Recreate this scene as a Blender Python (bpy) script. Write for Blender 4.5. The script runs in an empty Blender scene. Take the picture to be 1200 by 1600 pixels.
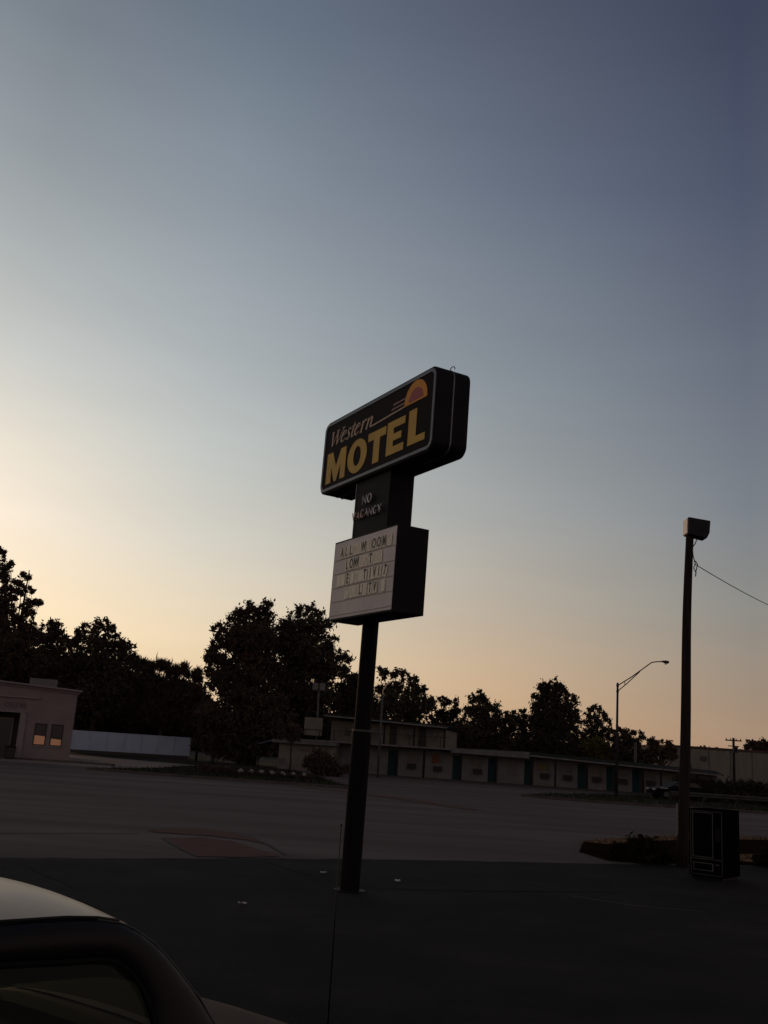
import bpy, math, random
import numpy as np
from mathutils import Matrix, Vector

sc = bpy.context.scene
COL = sc.collection
R = math.radians
random.seed(7)
rng = np.random.default_rng(7)

# ------------------------------------------------------------------ camera
CAM_F, CAM_PITCH, CAM_ROLL, CAM_H = 1540.0, 13.58, 3.76, 2.1
cam = bpy.data.objects.new('camera', bpy.data.cameras.new('camera'))
COL.objects.link(cam)
cam.data.sensor_fit = 'VERTICAL'
cam.data.sensor_height = 36.0
cam.data.lens = CAM_F / 1600 * 36
cam.data.clip_start = 0.05
cam.data.clip_end = 5000
cam.matrix_world = Matrix.Translation((0, 0, CAM_H)) @ Matrix.Rotation(R(90 + CAM_PITCH), 4, 'X') @ Matrix.Rotation(R(CAM_ROLL), 4, 'Z')
sc.camera = cam
sc.view_settings.view_transform = 'Standard'
sc.view_settings.look = 'None'
sc.view_settings.exposure = 0.0
sc.view_settings.gamma = 1.0

# ------------------------------------------------------------------ sky
SUN_AZ, SUN_EL = -27.0, 4.5

def lin(c):
    return tuple(((v / 255) / 12.92 if v / 255 <= 0.04045 else ((v / 255 + 0.055) / 1.055) ** 2.4) for v in c)

world = bpy.data.worlds.new('World')
sc.world = world
world.use_nodes = True
nt = world.node_tree
N, LK = nt.nodes, nt.links
bg = N['Background']
sky = N.new('ShaderNodeTexSky')
sky.sky_type = 'NISHITA'
sky.sun_disc = False
sky.sun_elevation = R(SUN_EL)
sky.sun_rotation = R(SUN_AZ)
sky.dust_density = 5.0
sky.ozone_density = 1.5

def math_node(tree, op, a, b=None, clamp=False):
    n = tree.nodes.new('ShaderNodeMath')
    n.operation = op
    n.use_clamp = clamp
    for i, v in enumerate((a, b)):
        if v is None:
            continue
        if isinstance(v, (int, float)):
            n.inputs[i].default_value = v
        else:
            tree.links.new(v, n.inputs[i])
    return n.outputs[0]

tc = N.new('ShaderNodeTexCoord')
sep = N.new('ShaderNodeSeparateXYZ')
LK.new(tc.outputs['Generated'], sep.inputs[0])
dx, dy, dz = sep.outputs
el = math_node(nt, 'MULTIPLY', math_node(nt, 'ARCSINE', dz), 1 / (math.pi / 2))           # elevation, 0 at the horizon, 1 overhead
hl = math_node(nt, 'SQRT', math_node(nt, 'ADD', math_node(nt, 'MULTIPLY', dx, dx), math_node(nt, 'MULTIPLY', dy, dy)))
hl = math_node(nt, 'MAXIMUM', hl, 1e-4)
dot = math_node(nt, 'ADD', math_node(nt, 'MULTIPLY', dx, math.sin(R(SUN_AZ))), math_node(nt, 'MULTIPLY', dy, math.cos(R(SUN_AZ))))
cosd = math_node(nt, 'DIVIDE', dot, hl)
cosd = math_node(nt, 'MINIMUM', math_node(nt, 'MAXIMUM', cosd, -1.0), 1.0)
delta = math_node(nt, 'MULTIPLY', math_node(nt, 'ARCCOSINE', cosd), 180 / math.pi)        # azimuth away from the setting sun
ZEN = (44, 49, 64)
SKYTAB = [  # azimuth away from the sun: (elevation, colour on the clear evening sky)
    (0, [(0, (250, 214, 160)), (6, (247, 228, 196)), (12, (243, 233, 217)), (15.5, (232, 225, 206)), (21, (202, 204, 198)), (26, (174, 181, 183)), (33, (144, 152, 160)), (39, (118, 127, 138)), (52, (76, 84, 100)), (90, ZEN)]),
    (5, [(0, (246, 212, 164)), (4.5, (244, 224, 190)), (11.4, (240, 230, 216)), (14.8, (228, 223, 211)), (19.9, (199, 203, 202)), (24.9, (172, 179, 181)), (31.2, (144, 152, 159)), (36.7, (121, 130, 140)), (52, (74, 82, 98)), (90, ZEN)]),
    (16, [(0, (236, 200, 156)), (5.4, (232, 213, 183)), (10.8, (213, 211, 201)), (16.3, (190, 196, 195)), (23.4, (164, 173, 179)), (31.9, (134, 145, 157)), (39.2, (104, 116, 132)), (54, (64, 72, 90)), (90, ZEN)]),
    (34, [(0, (206, 166, 126)), (4.1, (204, 176, 145)), (8.4, (186, 175, 160)), (13.9, (163, 166, 165)), (21.3, (136, 145, 153)), (31.8, (104, 114, 131)), (40.9, (81, 88, 106)), (56, (52, 58, 78)), (90, ZEN)]),
    (48, [(0, (168, 132, 106)), (2, (168, 142, 119)), (8.8, (142, 141, 136)), (14, (124, 130, 138)), (20.9, (105, 113, 127)), (30.9, (78, 86, 108)), (39.7, (62, 68, 90)), (56, (46, 51, 70)), (90, ZEN)]),
    (62, [(0, (172, 132, 104)), (6, (176, 142, 114)), (14, (146, 134, 122)), (24, (112, 112, 118)), (40, (76, 80, 94)), (56, (52, 57, 73)), (90, ZEN)]),
    (92, [(0, (190, 160, 138)), (8, (192, 166, 148)), (20, (160, 148, 142)), (40, (98, 98, 108)), (90, ZEN)]),
    (180, [(0, (170, 146, 138)), (8, (176, 154, 146)), (20, (148, 138, 140)), (40, (94, 94, 106)), (90, ZEN)]),
]
prev, prev_d = None, None
for d0, stops in SKYTAB:
    cr = N.new('ShaderNodeValToRGB')
    cr.color_ramp.interpolation = 'LINEAR'
    e = cr.color_ramp.elements
    while len(e) > 1:
        e.remove(e[-1])
    for i, (a, c) in enumerate(stops):
        s = e[0] if i == 0 else e.new(a / 90)
        s.position = a / 90
        s.color = (*lin(c), 1)
    LK.new(el, cr.inputs[0])
    if prev is None:
        prev = cr.outputs[0]
    else:
        mr = N.new('ShaderNodeMapRange')
        mr.inputs[1].default_value = prev_d
        mr.inputs[2].default_value = d0
        LK.new(delta, mr.inputs[0])
        mx = N.new('ShaderNodeMixRGB')
        LK.new(mr.outputs[0], mx.inputs[0])
        LK.new(prev, mx.inputs[1])
        LK.new(cr.outputs[0], mx.inputs[2])
        prev = mx.outputs[0]
    prev_d = d0
# faint high haze streaks
mpn = N.new('ShaderNodeMapping')
mpn.inputs['Scale'].default_value = (1.5, 1.5, 9)
LK.new(tc.outputs['Generated'], mpn.inputs[0])
nz = N.new('ShaderNodeTexNoise')
nz.inputs['Scale'].default_value = 2.2
nz.inputs['Detail'].default_value = 5
LK.new(mpn.outputs[0], nz.inputs['Vector'])
hz = N.new('ShaderNodeMapRange')
hz.inputs[1].default_value, hz.inputs[2].default_value = 0.3, 0.75
hz.inputs[3].default_value, hz.inputs[4].default_value = 0.975, 1.03
LK.new(nz.outputs['Fac'], hz.inputs[0])
sm = N.new('ShaderNodeVectorMath')
sm.operation = 'SCALE'
LK.new(prev, sm.inputs[0])
LK.new(hz.outputs[0], sm.inputs['Scale'])
nsk = N.new('ShaderNodeVectorMath')
nsk.operation = 'SCALE'
nsk.inputs['Scale'].default_value = 0.1
LK.new(sky.outputs[0], nsk.inputs[0])
fin = N.new('ShaderNodeMixRGB')
fin.inputs[0].default_value = 0.06
LK.new(sm.outputs[0], fin.inputs[1])
LK.new(nsk.outputs[0], fin.inputs[2])
LK.new(fin.outputs[0], bg.inputs[0])
bg.inputs[1].default_value = 1.0

# ------------------------------------------------------------------ sun
sun = bpy.data.objects.new('sun', bpy.data.lights.new('sun', 'SUN'))
COL.objects.link(sun)
sun.data.energy = 0.3
sun.data.angle = R(0.5)
sun.data.color = (1.0, 0.62, 0.32)
sdir = Vector((math.sin(R(SUN_AZ)) * math.cos(R(SUN_EL)), math.cos(R(SUN_AZ)) * math.cos(R(SUN_EL)), math.sin(R(SUN_EL))))
sun.rotation_euler = sdir.to_track_quat('Z', 'Y').to_euler()
sun.location = (-30, 30, 40)

# ------------------------------------------------------------------ helpers
CAMROT = cam.matrix_world.to_3x3()

def at(px, py, Y):
    d = CAMROT @ Vector(((px - 600) / CAM_F, -(py - 800) / CAM_F, -1))
    t = Y / d.y
    return Vector((d.x * t, Y, CAM_H + d.z * t))

def tag(o, label=None, cat=None, group=None, kind=None):
    for k, v in (('label', label), ('category', cat), ('group', group), ('kind', kind)):
        if v:
            o[k] = v
    return o

def empty(name, loc, rz=0.0):
    o = bpy.data.objects.new(name, None)
    COL.objects.link(o)
    o.location = loc
    o.rotation_euler = (0, 0, rz)
    o.empty_display_size = 0.2
    return o

class MB:
    def __init__(s):
        s.v, s.f = [], []

    def add(s, verts, faces):
        b = len(s.v)
        s.v += [tuple(p) for p in verts]
        s.f += [tuple(i + b for i in f) for f in faces]
        return s

    def box(s, x0, x1, y0, y1, z0, z1, bev=0.0):
        if bev > 0:
            b = min(bev, (x1 - x0) / 2.01, (y1 - y0) / 2.01)
            ring = [(x0 + b, y0), (x1 - b, y0), (x1, y0 + b), (x1, y1 - b), (x1 - b, y1), (x0 + b, y1), (x0, y1 - b), (x0, y0 + b)]
            return s.prism(ring, z0, z1)
        v = [(x, y, z) for z in (z0, z1) for (x, y) in ((x0, y0), (x1, y0), (x1, y1), (x0, y1))]
        return s.add(v, [(3, 2, 1, 0), (4, 5, 6, 7), (0, 1, 5, 4), (1, 2, 6, 5), (2, 3, 7, 6), (3, 0, 4, 7)])

    def prism(s, ring, z0, z1):
        n = len(ring)
        v = [(x, y, z0) for x, y in ring] + [(x, y, z1) for x, y in ring]
        return s.add(v, [tuple(range(n))[::-1], tuple(range(n, 2 * n))] + [(i, (i + 1) % n, n + (i + 1) % n, n + i) for i in range(n)])

    def plate(s, ring, y0, y1):                     # outline in x-z, thickness along y (front at y0)
        n = len(ring)
        v = [(x, y0, z) for x, z in ring] + [(x, y1, z) for x, z in ring]
        return s.add(v, [tuple(range(n)), tuple(range(n, 2 * n))[::-1]] + [((i + 1) % n, i, n + i, n + (i + 1) % n) for i in range(n)])

    def band(s, outer, inner, y0, y1):              # ring between two outlines in x-z
        n = len(outer)
        v = [(x, y0, z) for x, z in outer] + [(x, y0, z) for x, z in inner] + [(x, y1, z) for x, z in outer] + [(x, y1, z) for x, z in inner]
        f = []
        for i in range(n):
            j = (i + 1) % n
            f += [(i, j, n + j, n + i), (2 * n + j, 2 * n + i, 3 * n + i, 3 * n + j), (j, i, 2 * n + i, 2 * n + j), (n + i, n + j, 3 * n + j, 3 * n + i)]
        return s.add(v, f)

    def tube(s, path, rad, seg=8, cap=True):
        P = [Vector(p) for p in path]
        rs = rad if isinstance(rad, (list, tuple)) else [rad] * len(P)
        v, f = [], []
        ref = None
        for i, p in enumerate(P):
            t = (P[min(i + 1, len(P) - 1)] - P[max(i - 1, 0)]).normalized()
            if ref is None:
                ref = t.orthogonal().normalized()
            ref = (ref - t * ref.dot(t)).normalized()
            w = t.cross(ref)
            for k in range(seg):
                a = 2 * math.pi * k / seg
                v.append(p + (ref * math.cos(a) + w * math.sin(a)) * rs[i])
        for i in range(len(P) - 1):
            for k in range(seg):
                k2 = (k + 1) % seg
                f.append((i * seg + k, i * seg + k2, (i + 1) * seg + k2, (i + 1) * seg + k))
        if cap:
            f.append(tuple(range(seg))[::-1])
            f.append(tuple(range((len(P) - 1) * seg, len(P) * seg)))
        return s.add(v, f)

    def grid(s, rows, close=False):
        nr, nc = len(rows), len(rows[0])
        v = [p for r in rows for p in r]
        f = []
        for i in range(nr - 1):
            for j in range(nc if close else nc - 1):
                j2 = (j + 1) % nc
                f.append((i * nc + j, i * nc + j2, (i + 1) * nc + j2, (i + 1) * nc + j))
        return s.add(v, f)

    def build(s, name, mat, parent=None, smooth=False, mw=None, solid=0.0, subdiv=0, bevel=0.0):
        me = bpy.data.meshes.new(name)
        me.from_pydata([tuple(p) for p in s.v], [], s.f)
        me.validate()
        me.materials.append(mat)
        if smooth:
            me.shade_smooth()
        o = bpy.data.objects.new(name, me)
        COL.objects.link(o)
        if parent is not None:
            o.parent = parent
        if mw is not None:
            o.matrix_world = mw
        if solid:
            m = o.modifiers.new('solid', 'SOLIDIFY')
            m.thickness = solid
            m.offset = 0
        if subdiv:
            m = o.modifiers.new('sub', 'SUBSURF')
            m.levels = m.render_levels = subdiv
        if bevel:
            m = o.modifiers.new('bevel', 'BEVEL')
            m.width = bevel
            m.segments = 2
            m.limit_method = 'ANGLE'
        return o

def rrect(x0, x1, z0, z1, r, n=5):
    pts = []
    for cx, cz, a0 in ((x1 - r, z1 - r, 0), (x0 + r, z1 - r, 90), (x0 + r, z0 + r, 180), (x1 - r, z0 + r, 270)):
        for k in range(n + 1):
            a = R(a0 + 90 * k / n)
            pts.append((cx + r * math.cos(a), cz + r * math.sin(a)))
    return pts[::-1][::-1]

# ------------------------------------------------------------------ materials
def mat(name, c1, c2=None, rough=0.7, scale=3.0, detail=6, bump=0.0, bscale=None, metal=0.0, spec=0.4, coat=0.0, emit=None, est=1.0, lo=0.35, hi=0.65, stretch=None):
    m = bpy.data.materials.new(name)
    m.use_nodes = True
    t = m.node_tree
    p = t.nodes['Principled BSDF']
    p.inputs['Roughness'].default_value = rough
    p.inputs['Metallic'].default_value = metal
    p.inputs['Specular IOR Level'].default_value = spec
    p.inputs['Coat Weight'].default_value = coat
    p.inputs['Coat Roughness'].default_value = 0.04
    c2 = c2 or tuple(v * 0.78 for v in c1)
    co = t.nodes.new('ShaderNodeTexCoord')
    vec = co.outputs['Object']
    if stretch:
        mp = t.nodes.new('ShaderNodeMapping')
        mp.inputs['Scale'].default_value = stretch
        t.links.new(vec, mp.inputs[0])
        vec = mp.outputs[0]
    n = t.nodes.new('ShaderNodeTexNoise')
    n.inputs['Scale'].default_value = scale
    n.inputs['Detail'].default_value = detail
    n.inputs['Roughness'].default_value = 0.62
    t.links.new(vec, n.inputs['Vector'])
    r = t.nodes.new('ShaderNodeValToRGB')
    r.color_ramp.elements[0].position, r.color_ramp.elements[1].position = lo, hi
    r.color_ramp.elements[0].color = (*c1, 1)
    r.color_ramp.elements[1].color = (*c2, 1)
    t.links.new(n.outputs['Fac'], r.inputs[0])
    t.links.new(r.outputs[0], p.inputs['Base Color'])
    if bump:
        n2 = t.nodes.new('ShaderNodeTexNoise')
        n2.inputs['Scale'].default_value = bscale or scale * 8
        n2.inputs['Detail'].default_value = 4
        t.links.new(vec, n2.inputs['Vector'])
        b = t.nodes.new('ShaderNodeBump')
        b.inputs['Strength'].default_value = bump
        b.inputs['Distance'].default_value = 0.02
        t.links.new(n2.outputs['Fac'], b.inputs['Height'])
        t.links.new(b.outputs[0], p.inputs['Normal'])
    if emit:
        p.inputs['Emission Color'].default_value = (*emit, 1)
        p.inputs['Emission Strength'].default_value = est
    return m

def glass_mat(name, tint, clear=0.35):
    m = bpy.data.materials.new(name)
    m.use_nodes = True
    t = m.node_tree
    p = t.nodes['Principled BSDF']
    p.inputs['Base Color'].default_value = (*tint, 1)
    p.inputs['Roughness'].default_value = 0.03
    p.inputs['Specular IOR Level'].default_value = 0.2
    tr = t.nodes.new('ShaderNodeBsdfTransparent')
    tr.inputs[0].default_value = (0.55, 0.62, 0.5, 1)
    mx = t.nodes.new('ShaderNodeMixShader')
    mx.inputs[0].default_value = clear
    t.links.new(p.outputs[0], mx.inputs[1])
    t.links.new(tr.outputs[0], mx.inputs[2])
    t.links.new(mx.outputs[0], t.nodes['Material Output'].inputs[0])
    return m

M = {}
M['soil'] = mat('far_ground', (.014, .015, .009), (.026, .022, .014), .95, .25, bump=.4, bscale=6, spec=.05)
M['road'] = mat('road_concrete', (.125, .098, .091), (.074, .058, .055), .92, .3, 10, bump=.25, bscale=25, spec=.06, stretch=(.22, 1.3, 1))
M['lot'] = mat('lot_asphalt', (.009, .0084, .0094), (.023, .0198, .0196), .92, .5, 12, bump=.6, bscale=45, spec=.06, lo=.38, hi=.7)
M['drive'] = mat('drive_concrete', (.24, .185, .165), (.17, .135, .12), .9, .3, 8, bump=.2, spec=.1)
M['patch'] = mat('red_paving', (.115, .052, .043), (.08, .04, .035), .92, 2.5, 8, bump=.3, spec=.06)
M['lotmark'] = mat('worn_lot_line', (.022, .021, .021), (.010, .010, .010), .95, 2.5, 8, spec=.05)
M['orangeband'] = mat('orange_ground', (.20, .095, .04), (.08, .042, .022), .95, 1.6, 9, bump=.4, spec=.05)  # orange brown tone for the strips along the dry verge
M['railsteel'] = mat('rail_steel', (.055, .053, .053), (.038, .036, .036), .6, 2, spec=.2)
M['repair'] = mat('lot_repair', (.018, .016, .0165), (.012, .011, .0115), .95, 1.5, 10, bump=.4, bscale=40, spec=.05)
M['edge'] = mat('dark_edge', (.035, .028, .026), None, .9, 4)
M['kerb'] = mat('kerb_concrete', (.095, .082, .074), (.06, .053, .05), .92, 1.6, 8, bump=.2, spec=.06)
M['verge'] = mat('verge_turf', (.016, .018, .009), (.028, .023, .013), .95, 1.2, 9, bump=.6, bscale=14, spec=.05)
M['dry'] = mat('dry_turf', (.022, .012, .007), (.011, .008, .006), .95, 1.1, 9, bump=.6, bscale=14, spec=.0)
M['dryblade'] = mat('dry_grass_blade', (.022, .014, .007), (.010, .008, .005), .95, 1.3, spec=.0)
M['blade'] = mat('grass_blade', (.022, .023, .009), (.013, .015, .007), .9, 2, spec=.05)
M['black'] = mat('black_painted_steel', (.0075, .007, .0085), (.012, .011, .0125), .6, 2.5, 8, bump=.05, spec=.08)
M['polepaint'] = mat('pole_paint', (.005, .0043, .005), (.009, .0078, .0078), .7, 1.5, 8, spec=.05, stretch=(3, 3, .6))
M['silver'] = mat('silver_trim', (.16, .165, .18), (.11, .115, .125), .45, 5, metal=.4)
M['maroon'] = mat('maroon_acrylic', (.020, .0085, .0085), (.012, .009, .0085), .6, .8, spec=.04)
M['yellow'] = mat('yellow_acrylic', (.66, .42, .075), (.56, .36, .07), .5, 2.2, spec=.1)
M['amber'] = mat('amber_acrylic', (.78, .33, .045), (.66, .3, .05), .5, 3, spec=.1)
M['pink'] = mat('pink_acrylic', (.42, .115, .115), (.34, .10, .10), .5, 3, spec=.1)
M['cream'] = mat('cream_acrylic', (.6, .46, .33), (.5, .38, .28), .5, 3, spec=.1)
M['salmon'] = mat('salmon_acrylic', (.3, .15, .12), None, .5, 3)
M['board'] = mat('board_face', (.74, .70, .68), (.62, .585, .57), .6, 1.4, 8, spec=.15)
M['boardline'] = mat('board_rail', (.5, .46, .44), None, .6, 6)
M['panel'] = mat('letter_panel_acrylic', (.84, .77, .62), (.70, .64, .51), .35, 5, spec=.2)
M['ink'] = mat('black_letter', (.012, .011, .011), None, .5, 8)
M['fade'] = mat('faded_letter', (.66, .6, .48), (.74, .68, .54), .5, 9)
M['neon'] = mat('unlit_neon_tube', (.8, .78, .78), (.6, .57, .57), .3, 6)
M['neonred'] = mat('reddish_neon_tube', (.75, .52, .47), (.6, .47, .43), .3, 6)
M['wood'] = mat('weathered_wood', (.017, .013, .012), (.032, .025, .022), .9, 2.2, 9, bump=.6, bscale=20, stretch=(6, 6, .35), spec=.1)
M['galv'] = mat('galvanised_steel', (.07, .07, .073), (.05, .05, .053), .6, 3, spec=.2)
M['fixture'] = mat('dark_fixture', (.022, .022, .029), (.015, .015, .019), .6, 5, spec=.15)
M['lens'] = mat('sunset_tinted_lens', (.8, .56, .42), (.7, .5, .37), .35, 4, spec=.3)  # warm sunset reflection tinted into the glass colour
M['cable'] = mat('cable_rubber', (.03, .03, .03), None, .7, 5)
M['vend'] = mat('cabinet_black', (.0026, .0024, .003), (.0042, .0039, .0045), .8, 3, spec=.0)
M['vglass'] = mat('cabinet_glass', (.0022, .002, .0024), (.0035, .0033, .0035), .5, 3, spec=.03)
M['vtrim'] = mat('cabinet_trim', (.085, .08, .085), (.05, .048, .052), .5, 5, spec=.2)
M['wallw'] = mat('motel_wall', (.155, .155, .155), (.12, .12, .12), .9, 1.2, 8, bump=.1, spec=.06)
M['walltan'] = mat('office_wall', (.165, .15, .135), (.13, .118, .105), .9, 1.2, 8, bump=.1, spec=.06)
M['roofd'] = mat('dark_shingle', (.006, .006, .007), (.011, .010, .0105), .95, 3, 8, bump=.4, spec=.04)
M['fascia'] = mat('fascia_paint', (.14, .14, .145), (.095, .094, .098), .8, 2, 8, spec=.08)
M['thinedge'] = mat('slab_edge', (.17, .165, .16), (.11, .107, .105), .75, 2, 8, spec=.1)
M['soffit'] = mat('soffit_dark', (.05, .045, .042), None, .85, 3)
M['teal'] = mat('teal_door', (.012, .036, .042), (.010, .03, .036), .8, 3, spec=.06)
M['darkpanel'] = mat('dark_door', (.016, .015, .016), None, .6, 3)
M['post'] = mat('post_paint', (.012, .009, .009), None, .7, 3, spec=.1)
M['wglass'] = mat('window_glass', (.02, .02, .022), (.035, .033, .03), .2, 2)
M['curt_o'] = mat('orange_curtain', (.16, .055, .03), (.10, .04, .024), .85, 12, stretch=(.3, .3, 3))
M['curt_y'] = mat('yellow_curtain', (.16, .13, .05), (.11, .09, .045), .85, 8)
M['curt_g'] = mat('grey_curtain', (.13, .12, .11), None, .8, 8)
M['ac'] = mat('ac_housing', (.05, .048, .045), (.035, .033, .032), .7, 8)
M['bwall'] = mat('stucco_taupe', (.19, .158, .157), (.16, .133, .132), .9, .8, 8, bump=.15, bscale=30, spec=.1)
M['btrim'] = mat('stucco_trim', (.21, .18, .18), (.17, .148, .147), .85, 1.5, 8)
M['bunit'] = mat('roof_unit_paint', (.15, .147, .145), (.12, .117, .115), .75, 2, spec=.1)
M['bletter'] = mat('shop_letter', (.1, .07, .068), None, .7, 3)
M['bdark'] = mat('entry_dark', (.05, .034, .033), (.035, .025, .025), .8, 2)
M['reflglow'] = mat('sunset_reflection_glow', (.2, .11, .07), None, .6, 6, emit=lin((118, 80, 56)), est=.6)  # emission imitates the orange sunset reflection in the lower glass
M['bin'] = mat('bin_plastic', (.02, .014, .015), None, .6, 4)
M['fence'] = mat('white_vinyl', (.38, .445, .55), (.33, .39, .48), .6, .7, 6, spec=.1)
M['house'] = mat('grey_siding', (.12, .11, .11), (.09, .085, .085), .85, 2)
M['wh'] = mat('metal_cladding', (.19, .175, .15), (.15, .14, .12), .8, 1.0, 8, stretch=(1.2, 1.2, .25), spec=.06)
M['whcap'] = mat('rust_coping', (.07, .03, .022), (.05, .026, .02), .8, 2)
M['concrete'] = mat('pale_stone', (.22, .20, .175), (.15, .14, .12), .9, 6, bump=.2, spec=.1)
M['paper'] = mat('litter_paper', (.6, .58, .55), None, .8, 10)
M['bark'] = mat('tree_bark', (.03, .022, .017), (.05, .038, .03), .95, 3, bump=.6, stretch=(4, 4, .8))
M['carpaint'] = mat('roof_paint_sky_toned', (.32, .19, .085), (.14, .078, .04), .33, 2.2, coat=.0, spec=.34, lo=.3, hi=.72)  # roof copy of the car paint, lightened to carry the warm sky reflection
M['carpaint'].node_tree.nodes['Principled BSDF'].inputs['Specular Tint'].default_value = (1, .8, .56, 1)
M['hoodpaint'] = mat('hood_paint_dimmed', (.06, .034, .029), (.045, .027, .023), .7, 5, spec=.06)  # darker copy of the car paint, imitating the hood's dim reflection
M['cartrim'] = mat('car_black_trim', (.005, .0045, .005), (.007, .006, .0065), .45, 4, spec=.15)
M['rubber'] = mat('tyre_rubber', (.008, .008, .008), None, .9, 8, spec=.1)
M['seat'] = mat('seat_cloth', (.035, .03, .025), (.05, .042, .034), .9, 14)
M['carglass'] = glass_mat('car_glass', (.003, .005, .003), .6)
M['chrome'] = mat('dull_chrome', (.4, .4, .4), None, .25, 3, metal=.9)
M['lampclear'] = mat('headlamp_lens', (.5, .5, .5), None, .1, 3)
M['tailred'] = mat('tail_lamp', (.2, .01, .01), None, .2, 3)
M['farcar'] = mat('dark_car_paint', (.004, .004, .0045), None, .6, 3, spec=.06)
M['awning'] = mat('blue_grey_awning', (.10, .11, .16), (.07, .08, .12), .7, 3)

def leaf_mat(name, a, b):
    m = mat(name, a, b, .9, .3, 3, spec=.04, lo=.4, hi=.6)
    t = m.node_tree
    p = t.nodes['Principled BSDF']
    tr = t.nodes.new('ShaderNodeBsdfTranslucent')
    t.links.new(p.inputs['Base Color'].links[0].from_socket, tr.inputs[0])
    mx = t.nodes.new('ShaderNodeMixShader')
    mx.inputs[0].default_value = .22
    t.links.new(p.outputs[0], mx.inputs[1])
    t.links.new(tr.outputs[0], mx.inputs[2])
    t.links.new(mx.outputs[0], t.nodes['Material Output'].inputs[0])
    return m
M['leaf'] = leaf_mat('leaf_dark', (.058, .050, .034), (.075, .062, .045))
M['leafb'] = leaf_mat('leaf_brown_green', (.085, .060, .044), (.068, .051, .038))
M['leafn'] = leaf_mat('leaf_near_shrub', (.022, .019, .012), (.030, .024, .016))
M['leafy'] = leaf_mat('leaf_yellow_green', (.10, .088, .026), (.05, .046, .02))
M['leafp'] = leaf_mat('leaf_pine', (.046, .044, .033), (.058, .049, .036))

# ------------------------------------------------------------------ setting: ground, road, lot, verges
def sheet(name, pts, z, m, kind='structure'):
    o = MB().add([(x, y, z) for x, y in pts], [tuple(range(len(pts)))]).build(name, m)
    tag(o, kind=kind)
    return o

def smooth_closed(pts, n=6):
    out = []
    L = len(pts)
    for i in range(L):
        p0, p1, p2, p3 = (Vector(pts[(i + k - 1) % L]) for k in range(4))
        for k in range(n):
            t = k / n
            out.append(tuple(0.5 * ((2 * p1) + (-p0 + p2) * t + (2 * p0 - 5 * p1 + 4 * p2 - p3) * t * t + (-p0 + 3 * p1 - 3 * p2 + p3) * t ** 3)))
    return out

sheet('ground', [(-900, -300), (900, -300), (900, 1500), (-900, 1500)], 0.0, M['soil'])
sheet('road', [(-140, -18), (140, 40), (140, 66), (40, 62), (11, 62), (-1, 62), (-30, 62), (-140, 70)], 0.004, M['road'])
sheet('motel_driveway', [(-1.2, 58), (11, 60), (24, 77), (24, 82), (-6, 90), (-6, 84)], 0.010, M['road'])
sheet('side_driveway', [(-34, 62), (-14, 62), (-12.2, 73), (-11.5, 80), (-26, 90), (-34, 92)], 0.008, M['drive'])
LOT = [(-60, -20), (60, -20), (60, 47), (20, 29.2), (10.4, 25.0), (4.93, 22.47), (1.7, 21.15), (-1.5, 19.59), (-5.84, 16.95), (-12, 13.0), (-60, -16)]
def ragged(poly, step=.25, amp=.035):
    out = []
    for i, p in enumerate(poly):
        a_, b_ = Vector(p), Vector(poly[(i + 1) % len(poly)])
        n_ = max(1, int((b_ - a_).length / step)) if a_.y > 5 and b_.y > 5 and abs(a_.x) < 30 and abs(b_.x) < 30 else 1
        for k in range(n_):
            q_ = a_.lerp(b_, k / n_)
            out.append((q_.x + (random.gauss(0, amp) if k else 0), q_.y + (random.gauss(0, amp) if k else 0)))
    return out
sheet('parking_lot', ragged(LOT), 0.012, M['lot'])
# small seams and repairs
def strip(name, path, w, z, m):
    mb = MB()
    rows = []
    for i, p in enumerate(path):
        p = Vector(p)
        t = (Vector(path[min(i + 1, len(path) - 1)]) - Vector(path[max(i - 1, 0)])).normalized()
        nn = Vector((-t.y, t.x)) * w / 2 * random.uniform(.75, 1.25)
        rows.append([(p.x - nn.x, p.y - nn.y, z), (p.x + nn.x, p.y + nn.y, z)])
    mb.grid(rows)
    return tag(mb.build(name, m), kind='structure')

patch_low = [(-4.21, 21.96), (-3.45, 22.6), (-2.75, 22.15), (-1.55, 19.86), (-2.2, 19.32), (-2.95, 18.98), (-3.4, 19.9)]
sheet('red_paving', ragged(patch_low, .15, .02), 0.016, M['patch'])
patch_up = [(-4.85, 23.5), (-4.55, 24.3), (-3.9, 24.7), (-3.2, 24.4), (-2.45, 23.2), (-2.0, 22.0), (-2.6, 22.75), (-3.5, 23.1), (-4.6, 23.05)]
sheet('red_paving', ragged(patch_up, .15, .02), 0.016, M['patch'])
strip('paving_joint', [(-4.88, 23.45), (-4.55, 24.35), (-3.9, 24.75), (-3.15, 24.42), (-2.4, 23.2), (-1.95, 21.9), (-1.45, 20.2)], .09, 0.020, M['edge'])
strip('paving_joint', [(-12, 18.0), (-7.2, 20.8), (-4.85, 22.6)], .07, 0.018, M['edge'])
strip('paving_joint', [(-4.25, 22.0), (-3.45, 20.0), (-2.98, 18.95)], .05, 0.020, M['edge'])
strip('reddish_strip', [(-3.5, 52.2), (-.6, 50.2), (1.5, 47.3), (3.1, 44.2), (4.4, 41.5)], 1.1, 0.016, M['patch'])  # reddish band laid across the road surface
strip('paving_joint', [(4.0, 50), (9, 46), (16, 43), (40, 40)], .12, 0.018, M['kerb'])
strip('lot_crack', [(-5.3, 16.6), (-4.8, 15.6), (-4.0, 14.6), (-3.4, 13.2)], .05, 0.018, M['lotmark'])
strip('lot_crack', [(-1.9, 19.2), (-1.2, 17.9), (-.75, 17.2)], .06, 0.018, M['lotmark'])
strip('lot_crack', [(.3, 16.3), (1.3, 16.5), (2.5, 17.0), (4.6, 17.9)], .05, 0.018, M['lotmark'])
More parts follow.
